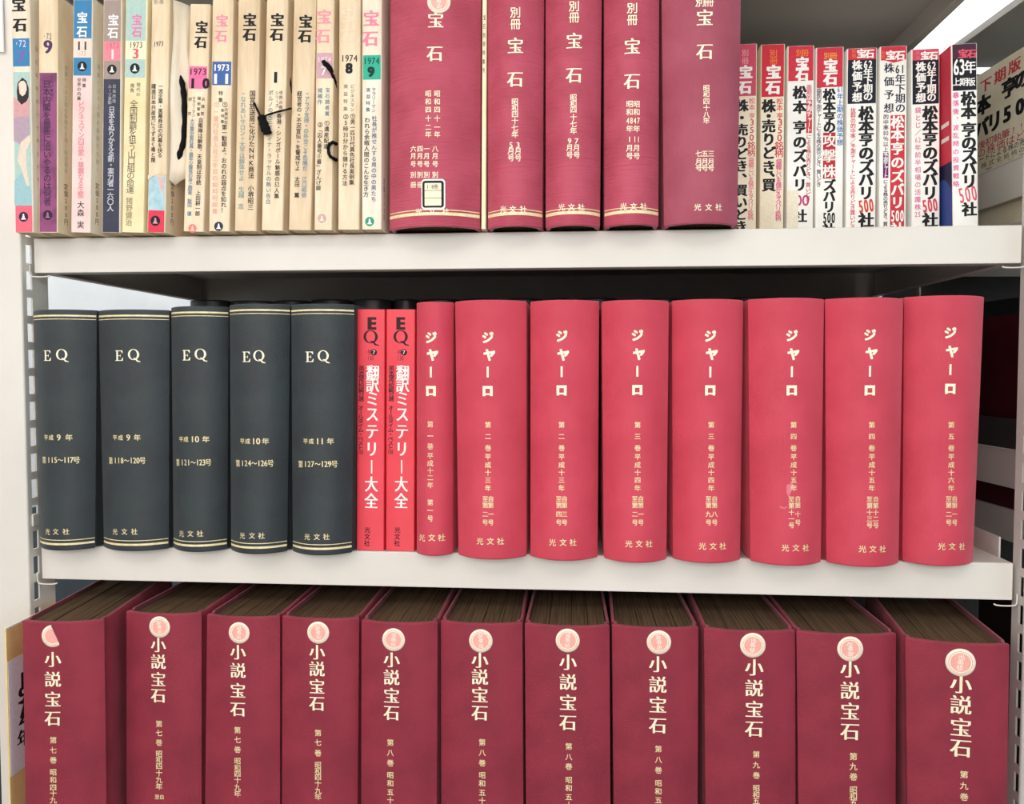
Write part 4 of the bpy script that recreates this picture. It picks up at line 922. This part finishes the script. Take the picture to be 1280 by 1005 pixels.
MB().box(-m.h - .0003, -m.h - .00005, .0012, m.dep - .001, .0003, zc).build('front_cover_print', ink(34, 34, 70), m.e)
V = [(-m.h - .0004, .001 + .04 * i / 10, .0003) for i in range(11)] + [(-m.h - .0004, .001 + .04 * i / 10, .045 + .014 * math.sin(math.pi * i / 10)) for i in range(11)]
link('front_cover_print', V, [(i, i + 1, 12 + i, 11 + i) for i in range(10)], ink(60, 80, 150), m.e)
for dz in (.108, .094): MB().box(-m.h - .00045, -m.h - .0003, .006, .022, dz, dz + .004).build('cover_stroke', WHITE, m.e)

# ================================================================== black ties on the old magazines
def cord(label, pts, rad, Y):
    P = [on_y(px, py, Y + dy) for px, py, dy in pts]; base = P[0].copy()
    e = bpy.data.objects.new('tie_cord', None); COL.objects.link(e); e.location = base; e.empty_display_size = .01; set_tags(e, label, 'cord', 'black ties hanging from the old magazines')
    return e, base
def strand(e, base, pts, rad, Y, name='strand'):
    P = [on_y(px, py, Y + dy) - base for px, py, dy in pts]; S = spline(P, 6)
    return MB().tube(S, [rad * (1 + .12 * math.sin(i * 1.3)) for i in range(len(S))], 10).build(name, M_CORD, e, True)
K = [(317.5, 128.5, 0)]
e, bs = cord('black tie cord with a fat knot and two loose ends between two cream magazines', K, 0, Yb - .004)
strand(e, bs, [(317.5, 128.5, 0), (322, 138, 0), (327, 149, -.001), (328, 165, .004)], .0010, Yb - .003)
strand(e, bs, [(364.5, 135.5, .0), (350, 139, -.0005), (336, 143, -.001), (328, 147, 0)], .0009, Yb - .003)
o = strand(e, bs, [(327, 146, 0), (330, 155, -.001), (333, 162, -.002), (335, 168, -.001)], .0038, Yb - .001, 'knot')
strand(e, bs, [(325.5, 150, .004), (323.5, 190, .014), (322.5, 240, .018)], .0016, Yb)
e, bs = cord('black tie cord looping over the mauve band numbered 7', [(404, 76, 0)], 0, Yb - .004)
strand(e, bs, [(419.5, 104, .012), (414, 86, .002), (408, 79, 0), (404, 76.5, 0), (405, 80, 0), (411, 86, .0), (417, 97, .004), (420, 112, .016)], .0013, Yb - .0035)
e, bs = cord('small black cord loop below the middle of the magazine numbered 7', [(412, 181, 0)], 0, Yb - .004)
strand(e, bs, [(420.5, 180, .012), (416, 178, .003), (411.5, 181.5, 0), (410.5, 188, 0), (412.5, 195, .0), (417, 198, .003), (420.5, 200, .012)], .0015, Yb - .0035)
e, bs = cord('thick black tie hanging in the gap left of the magazine with the pink band', [(222.5, 94, 0)], 0, Yb)
strand(e, bs, [(223.5, 93, .014), (227.5, 104, .013), (230, 120, .013), (231, 150, .013), (229, 178, .013), (225, 192, .012), (222.5, 204, .014)], .0026, Yb)
e, bs = cord('short black tie end showing between the two rightmost cream magazines before the number 7', [(361, 96, 0)], 0, Yb)
strand(e, bs, [(361.8, 95, .012), (362.4, 104, .010), (363, 116, .014)], .0013, Yb)

# ================================================================== books in the neighbouring rack
def adj_at(px, py, xoff):
    """point of the photo on the plane x = xoff of the neighbouring rack, in that rack's own axes"""
    Mi = ADJ.inverted(); o = Mi @ CAM; d = Mi.to_3x3() @ ray(px, py); t = (xoff - o.x) / d.x; p = o + d * t; return p, t
class SideBook(Thing):
    pass
def adj_book(label, cover, y0, y1, z0, z1, th, x=.004, pages=None, lean=0):
    M = ADJ @ Matrix.Translation((x, y0, z0)); M = Matrix.Translation((0, 0, 0)) @ M
    e = bpy.data.objects.new('magazine', None); COL.objects.link(e); e.matrix_world = M; e.empty_display_size = .02
    set_tags(e, label, 'magazine' if 'magazine' in label else 'book')
    d = y1 - y0; h = z1 - z0
    o = MB().box(0, .0006, 0, d, 0, h).box(th - .0006, th, 0, d, 0, h).box(.0006, th - .0006, 0, .0008, 0, h).build('cover', cover, e)
    MB().box(.0007, th - .0007, .001, d - .001, .0005, h - .0007).build('page_block', pages or M_PAGES_LIGHT, e)
    return e
pt, _ = adj_at(1223, 95, .004); pt2, _ = adj_at(1279, 58, .004)
ztop = (pt.z + pt2.z) / 2
print('adj mag', pt, pt2)
Y0C = .085
cvr = adj_book('cream magazine cover facing sideways in the neighbouring rack, with red and black lettering', mat('cream_magazine_cover', c(238, 228, 206), .45, .4, c(228, 214, 186), 20), Y0C, Y0C + .148, EYE + .1506, ztop, .012)
o0 = ADJ.inverted()
def cover_line(chars, p0, p1, zpx, m, off=0, xb=0, ax=1):
    V = []; F = []; n = len(chars)
    for i, ch in enumerate(chars):
        if ch == ' ': continue
        t = i / max(1, n - 1); p, k = adj_at(p0[0] + (p1[0] - p0[0]) * t, p0[1] + (p1[1] - p0[1]) * t, .004); s_ = zpx * k
        g, fs, bb = glyph(ch, 0, 0); ox, oz = (.5, .38) if is_wide(ch) else ((bb[0] + bb[1]) / 2, .35)
        for q, (dx, dz) in enumerate([(a_, b_) for a_ in ((0,) if not xb else (-xb - off, 0, xb + off)) for b_ in ((-off, off) if off else (0,))]):
            b = len(V); V += [(-.00012 - q * .000008, p.y - Y0C - (u + dx - ox) * s_ * ax, p.z - (EYE + .1506) + (v + dz - oz) * s_) for u, v in g]; F += [tuple(b + j for j in f) for f in fs]
    link('cover_lettering', V, F, m, cvr)
cover_line('下期版', (1232.3, 106), (1268.3, 82), 17, ink(206, 62, 72), .012, .02, ax=1.5)
cover_line('本 亨の', (1229, 131), (1278, 98), 25, BLACK, .03, .03, ax=1.3)
cover_line('バリ50', (1227, 161), (1275, 133), 26, BLACK, .03, .03, ax=1.2)
cover_line('後初執筆!!', (1227, 181), (1277, 158), 11.5, ink(196, 64, 84), .01, ax=1.6)
cover_line('の株価はど', (1227, 191), (1275, 170), 11.5, ink(196, 64, 84), .01, ax=1.6)
cover_line('ートによる株の売', (1227, 199), (1278, 178), 8.5, ink(40, 36, 44), .01, ax=1.4)
cover_line('株式全銘柄の', (1230, 206.5), (1277, 187), 7.5, ink(70, 60, 66), .0, ax=1.6)
cover_line('買いどき', (1236, 213), (1277, 195), 7.5, ink(160, 60, 84), .0, ax=2)
# pale mottled booklet with a rounded top behind it
e = bpy.data.objects.new('booklet', None); COL.objects.link(e); e.matrix_world = ADJ @ Matrix.Translation((.018, .045, EYE + .1502)); e.empty_display_size = .02
set_tags(e, 'pale mottled booklet with a rounded top corner, behind the sideways magazine cover', 'booklet')
V = []; 
pts = [(0, 0), (.12, 0), (.12, .16)] + [(.12 - .05 + .05 * math.cos(R(a)), .158 + .05 * math.sin(R(a))) for a in range(0, 91, 15)] + [(0, .208)]
n = len(pts); V = [(0, a, b) for a, b in pts] + [(.006, a, b) for a, b in pts]
link('cover', V, [tuple(range(n)), tuple(range(n, 2 * n))[::-1]] + [(i, i + n, (i + 1) % n + n, (i + 1) % n) for i in range(n)], mat('mottled_cover', c(232, 228, 206), .5, .3, c(150, 176, 150), 60), e)
adj_book('dark maroon book side in the neighbouring rack beside the last red volume', mat('maroon_cover', c(70, 14, 26), .5, .3), .02, .29, EYE - .1471, EYE + .056, .03, pages=M_PAGES)
adj_book('tall dark navy book in the neighbouring rack behind the maroon one', M_BLACK, .02, .30, EYE - .1471, EYE + .078, .03, x=.036, pages=M_PAGES)
adj_book('dark brown book low in the neighbouring rack', mat('brown_cover', c(40, 26, 24), .6, .3), .02, .19, EYE - .4448, EYE - .23, .03, pages=M_PAGES)
